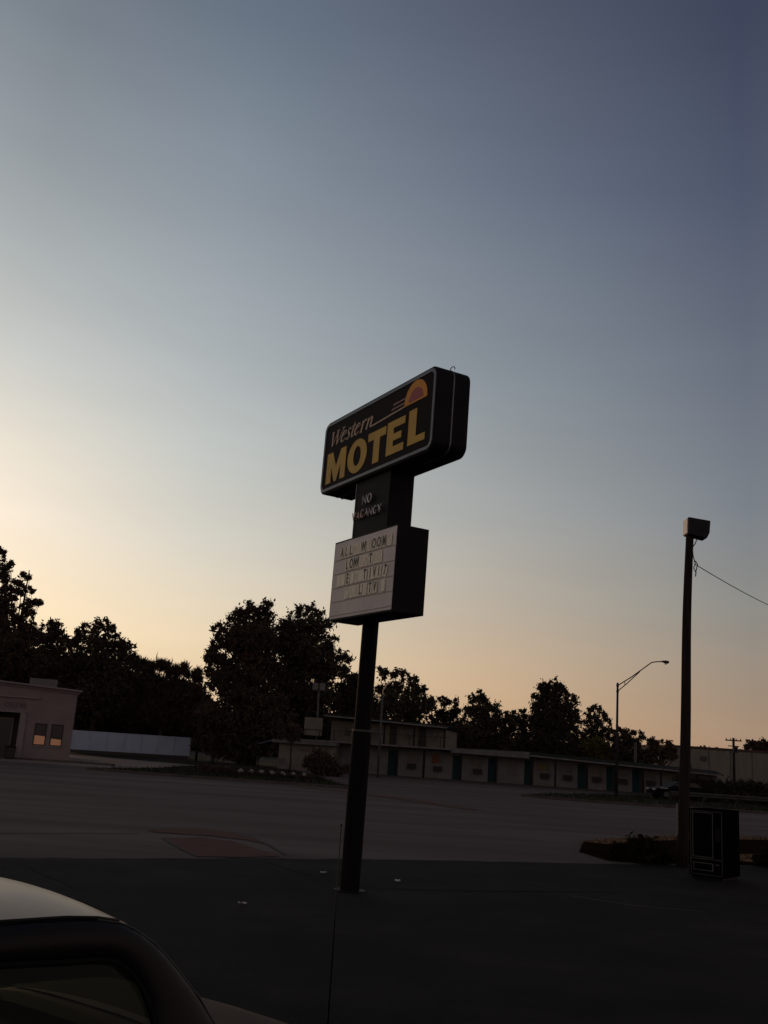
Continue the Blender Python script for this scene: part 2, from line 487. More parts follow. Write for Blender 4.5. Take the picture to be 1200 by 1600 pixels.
strip('lot_crack', [(3.4, 16.9), (4.3, 16.2), (5.3, 16.1)], .05, 0.018, M['edge'])
# verges with kerbs on the far side of the road
vl = [(-15.5, 57.3), (-12.6, 56.0), (-8, 55.2), (-3, 54.6), (-1.0, 54.4), (-.6, 55.2), (-1.4, 58), (-6, 84), (-12, 88), (-13, 75), (-13.5, 64)]
tag(MB().prism(vl, 0, .10).build('verge', M['verge']), kind='structure')
vr = [(9.3, 60.0), (10.9, 58.3), (14, 57.7), (22.8, 57.7), (60, 58.5), (110, 61), (110, 66), (60, 70), (24, 80), (22, 79), (12, 66)]
tag(MB().prism(vr, 0, .10).build('verge', M['verge']), kind='structure')

def kerb(path, w=.16, h=.14):
    mb = MB()
    rows = []
    for i, p in enumerate(path):
        p = Vector(p)
        t = (Vector(path[min(i + 1, len(path) - 1)]) - Vector(path[max(i - 1, 0)])).normalized()
        nn = Vector((-t.y, t.x)) * w / 2
        a, b = p - nn, p + nn
        rows.append([(a.x, a.y, 0), (a.x, a.y, h), (b.x, b.y, h), (b.x, b.y, 0)])
    mb.grid(rows)
    return tag(mb.build('kerb', M['kerb']), kind='structure')
kerb([(-15.6, 57.2), (-12.6, 55.9), (-8, 55.1), (-3, 54.5), (-.9, 54.3), (-.5, 55.2), (-1.3, 58)])
kerb([(12, 66.2), (9.2, 60.0), (10.8, 58.2), (14, 57.6), (22.8, 57.6), (60, 58.4), (110, 60.9)])
kerb([(-46, 67.3), (-24, 67.3), (-19.0, 67.4), (-16.5, 66.6)], .3, .12)
# dry verge by the pole
dv = [(6.0, 28.0), (7.2, 29.6), (10, 32.6), (13.7, 35), (40, 48), (60, 58), (60, 47.4), (20, 29.5), (10.5, 25.3), (7.6, 23.9), (5.6, 23.4), (5.3, 25.2)]
tag(MB().prism(dv, 0, .06).build('dry_verge', M['dry']), kind='structure')

strip('orange_edge', [(6.15, 27.7), (7.3, 29.3), (10, 32.2), (13.7, 34.6), (20, 38), (40, 47)], .95, .066, M['orangeband'])
strip('orange_edge', [(8.9, 25.3), (10.4, 26.6), (12.5, 28.0), (16, 30)], 1.5, .066, M['orangeband'])

def inside(x, y, poly):
    c = False
    n = len(poly)
    for i in range(n):
        (x1, y1), (x2, y2) = poly[i], poly[i - 1]
        if (y1 > y) != (y2 > y) and x < (x2 - x1) * (y - y1) / (y2 - y1) + x1:
            c = not c
    return c

def grass(name, poly, n, zb, h, m, bounds, label):
    v, f = [], []
    x0, x1, y0, y1 = bounds
    k = 0
    while k < n:
        x, y = random.uniform(x0, x1), random.uniform(y0, y1)
        if not inside(x, y, poly):
            continue
        k += 1
        a = random.uniform(0, 6.283)
        hh = h * random.uniform(.3, 1.2)
        w = hh * .09 + .006
        lx, ly = random.gauss(0, .35) * hh, random.gauss(0, .35) * hh
        b = len(v)
        v += [(x - math.cos(a) * w, y - math.sin(a) * w, zb), (x + math.cos(a) * w, y + math.sin(a) * w, zb), (x + lx, y + ly, zb + hh)]
        f.append((b, b + 1, b + 2))
    o = MB().add(v, f).build(name, m)
    tag(o, label, 'grass', kind='stuff')
grass('dry_grass', dv, 9000, .055, .065, M['dryblade'], (5, 20, 23, 40), 'dry brown grass growing by the wooden pole')
grass('verge_grass', vl, 6000, .095, .17, M['blade'], (-15.5, -.5, 54, 76), 'dark short grass on the verge left of the driveway')
grass('verge_grass', vr, 6000, .095, .17, M['blade'], (9, 40, 57, 72), 'dark short grass on the verge under the street lamp')

# ------------------------------------------------------------------ foliage
DENS = 1.6

def leaf_cloud(blobs, size, density, cl=42, spike=1.3, flat=.8):
    size *= .82 if size > .2 else 1.0
    """blobs: (centre, radius); returns a mesh builder of leaf-sized faces"""
    Vs = []
    for c, r in blobs:
        nc = max(6, int(density * DENS * r * r * (1.0 if r < 1.6 else 1.25 if r < 2.1 else 1.7)))
        # clump centres biased to the outside of the blob
        d = rng.normal(size=(nc, 3))
        d /= np.linalg.norm(d, axis=1)[:, None]
        rad = r * rng.uniform(.05, 1.0, nc) ** .5 * np.where(rng.random(nc) < .08, rng.uniform(1.0, 1.2, nc), 1.0)
        cc = np.array(c)[None] + d * rad[:, None] * np.array([1, 1, flat])
        cr = rng.uniform(.12, .34, nc) * min(r, 2.0) + size * .4
        for k in range(nc):
            n = cl
            g = rng.normal(size=(n, 3))
            g /= np.linalg.norm(g, axis=1)[:, None]
            p = cc[k] + g * (cr[k] * np.minimum(np.abs(rng.normal(0, .72, n)), 1.9))[:, None]
            u = rng.normal(size=(n, 3)) + d[k] * .5 + np.array([0, 0, .35 * spike])
            u /= np.linalg.norm(u, axis=1)[:, None]
            w = np.cross(u, rng.normal(size=(n, 3)))
            w /= np.linalg.norm(w, axis=1)[:, None] + 1e-9
            s = (size * rng.uniform(.55, 1.3, n))[:, None]
            a = p - u * s * .5 * spike
            b = p + w * s * .36 / spike ** .5
            e = p + u * s * .6 * spike
            f = p - w * s * .36 / spike ** .5
            Vs.append(np.stack([a, b, e, f], 1).reshape(-1, 3))
    return np.concatenate(Vs)

def quads(name, V, m, parent=None):
    me = bpy.data.meshes.new(name)
    n = len(V) // 4
    me.vertices.add(len(V))
    me.vertices.foreach_set('co', V.astype(np.float32).ravel())
    me.loops.add(len(V))
    me.loops.foreach_set('vertex_index', np.arange(len(V), dtype=np.int32))
    me.polygons.add(n)
    me.polygons.foreach_set('loop_start', np.arange(0, len(V), 4, dtype=np.int32))
    me.polygons.foreach_set('loop_total', np.full(n, 4, dtype=np.int32))
    me.update()
    me.validate()
    me.materials.append(m)
    o = bpy.data.objects.new(name, me)
    COL.objects.link(o)
    if parent is not None:
        o.parent = parent
    return o

def tree(name, Y, pix, label, group, leaf='leaf', size=.3, density=13, spike=1.3, trunk=True, cat='tree', tr=.28, depth=.5, base=None):
    """a tree at distance Y whose crown is made of leaf clumps round the given centres"""
    bl = []
    for (px, py, pr) in pix:
        r = pr * Y / CAM_F
        p = at(px, py, Y)
        bl.append((Vector((p.x, p.y + random.uniform(-1, 1) * depth * r * 1.3, max(p.z, r * .7))), r))
    cx = sum(b[0].x * b[1] for b in bl) / sum(b[1] for b in bl)
    if base is not None:
        cx = at(base, 1180, Y).x
    root = empty(name, (cx, Y, 0))
    tag(root, label, cat, group)
    loc = [(b[0] - Vector((cx, Y, 0)), b[1]) for b in bl]
    V = leaf_cloud([(tuple(p), r) for p, r in loc], size, density, spike=spike)
    quads('crown' if cat == 'tree' else 'foliage', V, M[leaf], root)
    mb = MB()
    if trunk:
        top = max(p.z for p, r in loc)
        zc = top * .55
        mb.tube([(0, 0, -.1), (.05, 0, zc * .4), (-.04, .05, zc * .8), (0, 0, zc), (.15, 0, top * .9)], [tr * 1.4, tr, tr * .85, tr * .7, tr * .15], 9)
        for p, r in loc:
            s = Vector((0, 0, min(zc * random.uniform(.55, 1.0), p.z * .8)))
            mid = s.lerp(p, .5) + Vector((0, 0, -.06 * p.z))
            mb.tube([s, mid, p], [tr * .4, tr * .25, tr * .06], 6)
        mb.build('trunk', M['bark'], root, smooth=True)
    else:
        for p, r in loc:
            mb.tube([(p.x * .3, p.y * .3, 0), (p.x * .8, p.y * .8, p.z * .6), tuple(p)], [.05, .035, .01], 5)
        mb.build('stem', M['bark'], root, smooth=True)
    return root

GT = 'trees beyond the buildings'
tree('broadleaf_tree', 104, [(0, 858, 10), (8, 866, 7), (2, 876, 9), (8, 886, 6), (14, 882, 5), (18, 881, 4), (-8, 890, 20), (2, 905, 11), (36, 900, 7), (46, 904, 7), (26, 910, 8), (36, 918, 10), (50, 922, 6), (10, 925, 14), (28, 930, 12), (48, 940, 8), (58, 944, 6), (62, 942, 4), (40, 950, 12), (8, 950, 20), (50, 962, 8), (30, 965, 14), (-15, 950, 26), (0, 985, 30), (40, 990, 24), (-50, 1010, 40), (-70, 1040, 45), (15, 1025, 45), (-40, 1060, 60), (45, 1040, 30)],
     'tallest tree at the left edge, above the taupe shop roof', GT, 'leafb', .34, 11, base=0)
tree('broadleaf_tree', 108, [(82, 980, 15), (88, 992, 15), (70, 1000, 20), (95, 1015, 20), (105, 1035, 25), (70, 1040, 35), (90, 1070, 40)],
     'small round topped dark tree behind the roof unit of the shop', GT, 'leafb', .32, 14)
tree('broadleaf_tree', 110, [(128, 985, 14), (122, 1003, 16), (153, 978, 11), (166, 976, 11), (176, 988, 12), (150, 1003, 22), (172, 1010, 22), (195, 1010, 14), (204, 1025, 13), (140, 1040, 35), (185, 1050, 35), (165, 1090, 45), (125, 1090, 35)],
     'bushy dark tree above the left end of the white fence', GT, 'leaf', .32, 13)
tree('feathery_tree', 112, [(216, 1036, 11), (226, 1040, 12), (244, 1040, 12), (263, 1043, 12), (284, 1050, 13), (305, 1057, 12), (230, 1075, 28), (268, 1080, 28), (300, 1088, 25), (215, 1105, 38), (255, 1115, 38), (295, 1120, 32)],
     'low tree with feathery upright twigs behind the white fence', GT, 'leafb', .36, 15, spike=3.0)
tree('broadleaf_tree', 98, [(380, 957, 16), (400, 950, 15), (418, 952, 14), (370, 972, 18), (405, 970, 24), (345, 985, 14), (358, 1000, 24), (395, 1005, 38), (333, 1010, 14), (328, 1030, 12), (345, 1035, 25), (330, 1050, 12), (400, 1050, 42), (355, 1066, 26), (335, 1072, 10), (375, 1095, 32), (410, 1105, 40)],
     'huge dark tree with lumpy crown, left half of the tall pair', GT, 'leafb', .33, 12, tr=.45, base=392)
tree('broadleaf_tree', 102, [(470, 957, 14), (486, 953, 12), (455, 972, 20), (500, 960, 10), (512, 975, 13), (485, 985, 28), (440, 1000, 32), (475, 1020, 42), (515, 1005, 17), (528, 1022, 15), (538, 1030, 11), (505, 1045, 28), (530, 1050, 16), (460, 1065, 38), (495, 1085, 32), (470, 1110, 38), (440, 1110, 35)],
     'huge airy tree right behind the letter board, right half of the tall pair', GT, 'leaf', .32, 10, tr=.45, base=462)
tree('broadleaf_tree', 107, [(552, 1062, 12), (542, 1078, 20), (565, 1070, 17), (560, 1095, 28), (535, 1105, 28), (575, 1110, 25)],
     'short dark tree directly behind the sign pole', GT, 'leaf', .32, 15)
tree('broadleaf_tree', 105, [(598, 1052, 11), (612, 1050, 10), (628, 1056, 12), (645, 1062, 10), (608, 1075, 22), (640, 1080, 20), (660, 1078, 9), (666, 1095, 14), (675, 1102, 9), (650, 1105, 24), (615, 1105, 28), (640, 1125, 28), (680, 1125, 14)],
     'spiky topped tree right of the sign pole above the upper storey', GT, 'leaf', .32, 10, spike=1.3)
tree('pine_tree', 108, [(692, 1092, 6), (697, 1100, 9), (690, 1115, 13), (703, 1120, 14), (712, 1098, 7), (712, 1112, 10), (695, 1140, 20), (715, 1138, 18)],
     'small pointed tree at the end of the two storey roof', GT, 'leafp', .3, 15)
tree('broadleaf_tree', 103, [(748, 1086, 9), (738, 1094, 10), (758, 1094, 11), (733, 1110, 14), (752, 1112, 18), (772, 1108, 11), (780, 1122, 13), (740, 1132, 20), (765, 1135, 22), (748, 1155, 22), (800, 1116, 9), (800, 1130, 15), (795, 1150, 22), (725, 1145, 16)],
     'double humped dark tree left of the tall rounded tree', GT, 'leaf', .3, 14)
tree('pine_tree', 101, [(817, 1110, 4), (817, 1117, 7), (815, 1130, 12), (818, 1148, 18)],
     'thin pointed treetop between the double humped and rounded trees', GT, 'leafp', .26, 18)
tree('broadleaf_tree', 99, [(864, 1069, 11), (850, 1074, 12), (879, 1076, 12), (865, 1086, 20), (842, 1090, 13), (889, 1092, 13), (838, 1106, 12), (894, 1108, 11), (860, 1108, 26), (882, 1112, 20), (842, 1116, 16), (894, 1124, 11), (834, 1128, 12), (862, 1136, 30), (842, 1138, 19), (890, 1140, 16), (865, 1162, 32), (840, 1160, 20), (895, 1156, 14)],
     'tall evenly rounded dark tree, highest above the low motel row', GT, 'leafp', .26, 17, spike=1.2)
tree('broadleaf_tree', 106, [(934, 1108, 9), (922, 1115, 9), (944, 1116, 9), (950, 1127, 7), (932, 1124, 14), (918, 1135, 14), (940, 1140, 14), (922, 1160, 25), (945, 1162, 20)],
     'round crowned tree between the rounded tree and street lamp', GT, 'leaf', .28, 12)
tree('broadleaf_tree', 93, [(930, 1160, 12), (920, 1172, 14), (942, 1172, 14), (932, 1186, 16)],
     'yellowish green low tree behind the motel row near the lamp', GT, 'leafy', .26, 15)
tree('broadleaf_tree', 104, [(960, 1140, 7), (975, 1142, 9), (985, 1146, 9), (998, 1150, 8), (972, 1156, 16), (994, 1164, 13), (965, 1175, 20), (990, 1180, 18)],
     'low dark tree just right of the street lamp pole', GT, 'leaf', .28, 16)
tree('broadleaf_tree', 101, [(1016, 1158, 6), (1028, 1160, 8), (1042, 1164, 8), (1052, 1172, 6), (1022, 1172, 13), (1042, 1178, 13), (1015, 1188, 12), (1055, 1185, 8)],
     'low bushy tree left of the wooden pole', GT, 'leafb', .28, 16, spike=1.6)
tree('broadleaf_tree', 150, [(1172, 1162, 6), (1182, 1161, 7), (1194, 1161, 7), (1203, 1163, 7), (1178, 1168, 9), (1192, 1170, 10), (1166, 1168, 5), (1208, 1172, 9)],
     'distant tree over the pale warehouse roof at right edge', GT, 'leafb', .4, 13)
tree('broadleaf_tree', 150, [(1092, 1170, 3), (1100, 1169, 4), (1108, 1172, 3), (1120, 1171, 3)],
     'tiny distant treetop over the warehouse roof beside the wooden pole', GT, 'leafb', .3, 20)
# under-storey
GH = 'shrubs under the trees'
tree('shrub', 116, [(128, 1120, 24), (165, 1125, 26), (200, 1130, 28), (140, 1142, 24)], 'dark shrub mass over the left half of the white fence', GH, 'leafb', .4, 12, trunk=False, cat='shrub')
tree('shrub', 118, [(20, 1075, 40), (75, 1080, 36), (125, 1085, 36), (175, 1092, 34)], 'dark shrub mass behind the roof line of the taupe shop', GH, 'leafb', .42, 12, trunk=False, cat='shrub')
tree('shrub', 116, [(235, 1135, 28), (270, 1135, 28), (300, 1140, 26)], 'dark shrub mass over the right end of the white fence', GH, 'leaf', .4, 12, trunk=False, cat='shrub')
tree('shrub', 97, [(335, 1120, 28), (326, 1150, 22), (352, 1150, 30), (338, 1170, 20)], 'dense brown green shrub right of the white fence', GH, 'leafb', .36, 14, trunk=False, cat='shrub')
tree('shrub', 96, [(385, 1140, 35), (375, 1170, 26), (415, 1140, 30), (400, 1168, 20)], 'dense dark shrub under the huge left tree', GH, 'leaf', .36, 14, trunk=False, cat='shrub')
tree('shrub', 104, [(455, 1140, 32), (490, 1135, 30), (530, 1140, 30), (565, 1140, 28)], 'dark shrub mass behind the motel office', GH, 'leaf', .36, 13, trunk=False, cat='shrub')
tree('shrub', 104, [(600, 1140, 26), (640, 1148, 26), (690, 1155, 24), (725, 1160, 22), (765, 1165, 22)], 'dark shrub mass behind the upper storey roof', GH, 'leaf', .36, 13, trunk=False, cat='shrub')
tree('shrub', 101, [(805, 1170, 20), (840, 1178, 18), (885, 1178, 22), (910, 1182, 16), (960, 1190, 14), (1000, 1192, 13)], 'dark shrub band behind the low motel roof', GH, 'leafp', .34, 14, trunk=False, cat='shrub')

# far wood band
Vw = leaf_cloud([((x, 175 + random.uniform(-6, 6), 2.4), random.uniform(2.6, 4.2)) for x in np.arange(-75, 85, 3.2)], .8, 5)
tag(quads('distant_woods', Vw, M['leafb']), 'low dark line of distant woods behind everything', 'woods', kind='stuff')

# ------------------------------------------------------------------ near plants
tree('shrub', 23.6, [(988, 1321, 13), (1004, 1318, 12), (968, 1330, 11), (1000, 1333, 22), (1022, 1328, 12), (1036, 1340, 10), (1012, 1344, 16), (975, 1341, 13), (960, 1342, 7)],
     'low dark shrub on the dry grass left of the wooden pole', None, 'leafn', .085, 330, trunk=False, cat='shrub', depth=.7)
tree('shrub', 24.6, [(1192, 1345, 12), (1205, 1340, 14), (1215, 1350, 16), (1185, 1355, 8)],
     'small dark shrub at the right edge by the black cabinet', None, 'leafn', .085, 330, trunk=False, cat='shrub', depth=.7)
tree('shrub', 75.5, [(500, 1185, 16), (485, 1190, 13), (515, 1190, 14), (500, 1205, 18), (530, 1205, 10), (520, 1212, 10), (542, 1200, 8)],
     'rounded dark shrub in front of the motel office wall', None, 'leafb', .2, 30, trunk=False, cat='shrub')
tree('young_tree', 78, [(455, 1122, 10), (448, 1135, 11), (462, 1138, 11), (446, 1150, 11), (460, 1152, 10)],
     'young thin trunked tree in front of the office awning', None, 'leafb', .22, 20, tr=.07, base=454)
for i, (px, w) in enumerate(((375, .5), (392, .42), (408, .46), (425, .5), (442, .44), (458, .5), (474, .46))):
    p = at(px, 1207 + (px - 375) * .07, 64)
    mb = MB()
    n = 9
    rows = []
    for k, (rr, zz) in enumerate(((1, 0), (1.02, .12), (.8, .24), (.35, .32), (.02, .34))):
        rows.append([(math.cos(a * 2 * math.pi / n) * w / 2 * rr * (1 + .12 * math.sin(a * 2.3 + i)), math.sin(a * 2 * math.pi / n) * w / 2 * rr, zz * (1 + .1 * math.sin(a + i))) for a in range(n)])
    mb.grid(rows, close=True)
    o = mb.build('edging_stone', M['concrete'], smooth=True)
    o.location = (p.x, 64, .09)
    tag(o, 'pale whitewashed edging stone in the row by the far kerb', 'stone', 'pale edging stones along the verge')
for i, px in enumerate((367, 384, 400, 416, 433, 450, 466, 482, 498)):
    tree('bedding_plant', 63.3, [(px, 1209 + (px - 375) * .07, 6), (px + 4, 1213 + (px - 375) * .07, 5), (px - 4, 1213 + (px - 375) * .07, 5)],
         'small dark bedding plant between the pale stones by the far kerb', 'bedding plants along the verge', 'leaf', .09, 110, trunk=False, cat='plant')
tree('shrub', 63.5, [(330, 1206, 9), (345, 1206, 9), (318, 1209, 8), (355, 1208, 7)], 'low reddish dark shrub at the left tip of the verge', None, 'leafb', .12, 70, trunk=False, cat='shrub')

# ------------------------------------------------------------------ lettering helpers
def text_mesh(s, size, sx=1.0, extrude=.004, offset=0.0):
    cu = bpy.data.curves.new('t', 'FONT')
    cu.body = s
    cu.size = size
    cu.align_x = 'CENTER'
    cu.align_y = 'CENTER'
    cu.extrude = extrude
    cu.offset = offset
    ob = bpy.data.objects.new('t', cu)
    COL.objects.link(ob)
    dg = bpy.context.evaluated_depsgraph_get()
    me = bpy.data.meshes.new_from_object(ob.evaluated_get(dg))
    V = [(v.co.x * sx, v.co.y, v.co.z) for v in me.vertices]
    F = [tuple(p.vertices) for p in me.polygons]
    bpy.data.objects.remove(ob)
    bpy.data.curves.remove(cu)
    bpy.data.meshes.remove(me)
    return V, F

def put_text(mb, s, x, z, y, size, sx=1.0, rot=0.0, extrude=.004, offset=0.0):
    V, F = text_mesh(s, size, sx, extrude, offset)
    c, sn = math.cos(rot), math.sin(rot)
    mb.add([(x + a * c - b * sn, y - d, z + a * sn + b * c) for a, b, d in V], F)

def stroke(mb, pts, w, y0, y1):
    """flat brush stroke through pts (x, z), width w number or per-point list"""
    n = len(pts)
    ws = w if isinstance(w, (list, tuple)) else [w] * n
    rows = []
    for i in range(n):
        p = Vector(pts[i])
        t = (Vector(pts[min(i + 1, n - 1)]) - Vector(pts[max(i - 1, 0)])).normalized()
        nn = Vector((-t.y, t.x)) * ws[i] / 2
        a, b = p + nn, p - nn
        rows.append([(a.x, y0, a.y), (b.x, y0, b.y), (b.x, y1, b.y), (a.x, y1, a.y)])
    mb.grid(rows, close=True)
    mb.add(rows[0], [(0, 1, 2, 3)])
    mb.add(rows[-1], [(3, 2, 1, 0)])

def arc(cx, cz, rx, rz, a0, a1, n=12):
    return [(cx + rx * math.cos(R(a0 + (a1 - a0) * k / n)), cz + rz * math.sin(R(a0 + (a1 - a0) * k / n))) for k in range(n + 1)]

# ------------------------------------------------------------------ the motel sign
PHI, LEAN = -61.249, .718
sign = empty('motel_sign', (0, 0, 0))
sign.matrix_world = Matrix.Translation((-.147, 15.811, 0)) @ Matrix.Rotation(R(LEAN), 4, 'Y') @ Matrix.Rotation(R(PHI), 4, 'Z')
tag(sign, 'tall pole sign with big yellow MOTEL letters above a white letter board', 'sign')
mb = MB()
mb.tube([(0, 0, -.05), (0, 0, 2.38)], .150, 24)
mb.tube([(0, 0, 2.38), (0, 0, 4.2)], .132, 24)
pole = mb.build('pole', M['polepaint'], sign, smooth=False)
MB().tube([(0, 0, 2.365), (0, 0, 2.395)], .155, 24).build('pole_collar', M['galv'], pole)
MB().tube([(0, 0, 0), (0, 0, .03)], .24, 20).build('base_plate', M['black'], pole)
MT, MV = .588, .005
x0, x1, z0, z1 = .127 - 1.913, .127 + 1.913, 7.141 - .677, 7.141 + .677
yf, yb = MV - MT / 2, MV + MT / 2
cab = MB().plate(rrect(x0, x1, z0, z1, .17, 7), yf, yb).build('main_cabinet', M['black'], sign, bevel=.012)
for s_, nm in ((yf, 'f'), (yb, 'b')):
    d = -1 if nm == 'f' else 1
    a, b = sorted((s_, s_ + d * .018))
    MB().band(rrect(x0 + .035, x1 - .035, z0 + .035, z1 - .035, .14, 7), rrect(x0 + .085, x1 - .085, z0 + .085, z1 - .085, .10, 7), a, b).build('face_trim', M['silver'], cab)
    a, b = sorted((s_, s_ + d * .008))
    MB().plate(rrect(x0 + .088, x1 - .088, z0 + .088, z1 - .088, .1, 7), a, b).build('face_panel', M['maroon'], cab)
# the seam round the middle of the cabinet and its lifting eyes
MB().band(rrect(x0 - .006, x1 + .006, z0 - .006, z1 + .006, .176, 7), rrect(x0 + .02, x1 - .02, z0 + .02, z1 - .02, .15, 7), -.01, .012).build('seam_trim', M['silver'], cab)
for u in (x0 + .32, x1 - .1):
    for zz, sg in ((z1, 1), (z0, -1)):
        if (u < 0) == (sg < 0):
            MB().tube([(u + .07 * math.cos(R(t)), .02, zz + sg * .055 * math.sin(R(t))) for t in range(-10, 200, 15)], .007, 6).build('lifting_eye', M['galv'], cab)

def letters_motel(mb, mir, y0, y1):
    X = (lambda x: x) if not mir else (lambda x: .254 - x)
    def poly(p):
        p = [(X(a), b) for a, b in p]
        if mir:
            p = p[::-1]
        mb.plate(p[::-1], y0, y1)
    zb, zt = 6.63, 7.19
    poly([(-1.56, zb), (-1.375, zb), (-1.375, zt - .27), (-1.235, zb), (-1.155, zb), (-1.015, zt - .27), (-1.015, zb), (-.83, zb), (-.83, zt), (-1.03, zt), (-1.195, zt - .29), (-1.36, zt), (-1.56, zt)])
    # O
    o_ = [(X(a), b) for a, b in arc(-.405, 6.91, .345, .298, 0, 360, 36)[:-1]]
    i_ = [(X(a), b) for a, b in arc(-.405, 6.91, .135, .175, 0, 360, 36)[:-1]]
    mb.band(o_, i_, y0, y1)
    # T
    poly([(-.035, 7.06), (.565, 7.06), (.565, 7.2), (-.035, 7.2)])
    poly([(.165, 6.64), (.37, 6.64), (.37, 7.06), (.165, 7.06)])
    # E
    poly([(.61, 6.665), (.815, 6.665), (.815, 7.225), (.61, 7.225)])
    for a, b, e in ((7.1, 7.225, 1.165), (6.885, 7.0, 1.07), (6.665, 6.79, 1.155)):
        poly([(.815, a), (e, a), (e, b), (.815, b)])
    # L
    poly([(1.28, 6.68), (1.51, 6.68), (1.51, 7.25), (1.28, 7.25)])
    poly([(1.51, 6.68), (1.785, 6.68), (1.785, 6.795), (1.51, 6.795)])

def letters_west(mb, mir, y0, y1):
    X = (lambda x: x) if not mir else (lambda x: .254 - x)
    zb, H = 7.315, .26
    def st(pts, w, ox, sc=1.0):
        P = []
        for a, b in pts:
            x = ox + a * sc + b * .10
            P.append((X(x), zb + b * H))
        stroke(mb, P, w, y0, y1)
    T, t = .05, .016
    # W
    st([(.02, 1), (.10, 0)], [T, T * .7], -1.53, 1.0)
    st([(.10, 0), (.23, .95)], [t, t], -1.53)
    st([(.21, 1), (.28, 0)], [T, T * .7], -1.53)
    st([(.28, 0), (.44, 1)], [t, t], -1.53)
    for q in (.02, .21, .42):
        st([(q - .045, 1), (q + .05, 1)], [.016, .016], -1.53)
    xh = .72
    def e_(ox):
        P = [(.02, .40), (.11, .47), (.165, .56), (.14, .70), (.09, xh), (.04, .58), (.012, .34), (.03, .1), (.08, .0), (.14, .07), (.175, .17)]
        st(P, [t, t, .02, .022, .024, .038, T, .045, .026, .018, t], ox)
    e_(-1.12)
    st([(.13, .6), (.10, xh), (.05, .7), (.035, .55), (.07, .4), (.11, .28), (.105, .1), (.06, 0), (.015, .04), (.01, .16)], [.03, .02, .024, .034, .044, .044, .034, .024, .02, .028], -.91)
    st([(.07, .95), (.06, .6), (.045, .2), (.06, .03), (.1, .02), (.125, .1)], [.02, .044, .046, .04, .022, t], -.75)
    st([(.0, xh), (.13, xh)], [.018, .018], -.75)
    e_(-.61)
    st([(.05, xh), (.04, .0)], [T, T], -.385)
    st([(.0, .68), (.05, xh)], [t, .026], -.385)
    st([(.055, .5), (.09, .67), (.125, .74), (.15, .66)], [t, .022, .034, .038], -.385)
    st([(.0, 0), (.085, 0)], [.014, .014], -.385)
    st([(.045, xh), (.035, 0)], [T, T], -.19)
    st([(.0, .68), (.045, xh)], [t, .026], -.19)
    st([(.05, .45), (.09, .66), (.14, .74), (.17, .64), (.165, .3), (.165, .1), (.2, .03)], [t, .02, .03, T, T, .045, .03], -.19)

def swoosh(mb, mir, y0, y1, which):
    X = (lambda x: x) if not mir else (lambda x: .254 - x)
    def poly(p):
        p = [(X(a), b) for a, b in p]
        if mir:
            p = p[::-1]
        mb.plate(p[::-1], y0, y1)
    if which == 'base':
        poly([(.0, 7.322), (.1, 7.32), (1.1, 7.365), (1.1, 7.392), (.1, 7.345), (.0, 7.345)])
    elif which == 'rays':
        poly([(.69, 7.418), (1.125, 7.43), (1.13, 7.455), (.71, 7.446)])
        poly([(.73, 7.492), (1.155, 7.504), (1.17, 7.528), (.75, 7.52)])
    elif which == 'sun':
        o_ = [(X(a), b) for a, b in [(1.1, 7.366)] + [(1.78, 7.37)] + arc(1.44, 7.39, .34, .335, 0, 180, 20)]
        if mir:
            o_ = o_[::-1]
        mb.plate(o_[::-1], y0, y1)
    else:
        o_ = [(X(a), b) for a, b in arc(1.45, 7.40, .215, .2, 0, 180, 16)]
        if mir:
            o_ = o_[::-1]
        mb.plate(o_[::-1], y0, y1)
for mir, ys in ((False, yf), (True, yb)):
    d = 1 if mir else -1
    def yy(a, b):
        return sorted((ys + d * a, ys + d * b))
    for nm, fn, mt, (a, b) in (('lettering', letters_motel, 'yellow', (.008, .014)), ('lettering', letters_west, 'cream', (.008, .013))):
        q = MB()
        fn(q, mir, *yy(a, b))
        q.build(nm, M[mt], cab)
    for wh, mt, (a, b) in (('base', 'cream', (.008, .0125)), ('rays', 'salmon', (.008, .0125)), ('sun', 'amber', (.008, .014)), ('disc', 'pink', (.014, .017))):
        q = MB()
        swoosh(q, mir, *yy(a, b), wh)
        q.build('sun_emblem', M[mt], cab)
# neck box with the unlit neon words
nx0, nx1 = .096 - .58, .096 + .58
ny0, ny1 = .005 - .221, .005 + .221
neck = MB().box(nx0, nx1, ny0, ny1, 5.42, 6.464).build('neck_box', M['black'], sign, bevel=.008)
MB().box(nx0 + .0, nx0 + .02, ny0 - .008, ny0, 5.45, 6.46).build('edge_trim', M['silver'], neck)

def neon(mb, pts, r=.010, y=0.0):
    mb.tube([(a, y, b) for a, b in pts], r, 6)
def neon_word(glyphs, x, z, h, pitch, name, mt, jig=.0):
    mb = MB()
    for i, gl in enumerate(glyphs):
        dzz = random.uniform(-1, 1) * jig
        for st_ in gl:
            for off in (0, .022):
                neon(mb, [(x + i * pitch + a * pitch * .72 + off, z + dzz + b * h + off * .4) for a, b in st_], .007, ny0 - .03 - off * .4)
    for k in range(len(glyphs) * 2):
        xx = x + k * pitch * .5
        mb.tube([(xx, ny0 + .002, z + h * .5), (xx, ny0 - .03, z + h * .5)], .006, 5)
    mb.build(name, M[mt], neck, smooth=True)
GL = dict(N=[[(0, 0), (0, 1), (1, 0), (1, 1)]], O=[arc(.5, .5, .5, .5, 90, 440, 12)], V=[[(0, 1), (.5, 0), (1, 1)]],
          A=[[(0, 0), (.5, 1), (1, 0)], [(.2, .4), (.8, .4)]], C=[arc(.55, .5, .5, .5, 50, 310, 10)], Y=[[(0, 1), (.5, .5), (1, 1)], [(.5, .5), (.5, 0)]])
neon_word([GL[c] for c in 'NO'], -.165, 6.02, .14, .17, 'neon_lettering', 'neon')
neon_word([GL[c] for c in 'VAC'], -.49, 5.785, .125, .145, 'neon_lettering', 'neonred', .012)
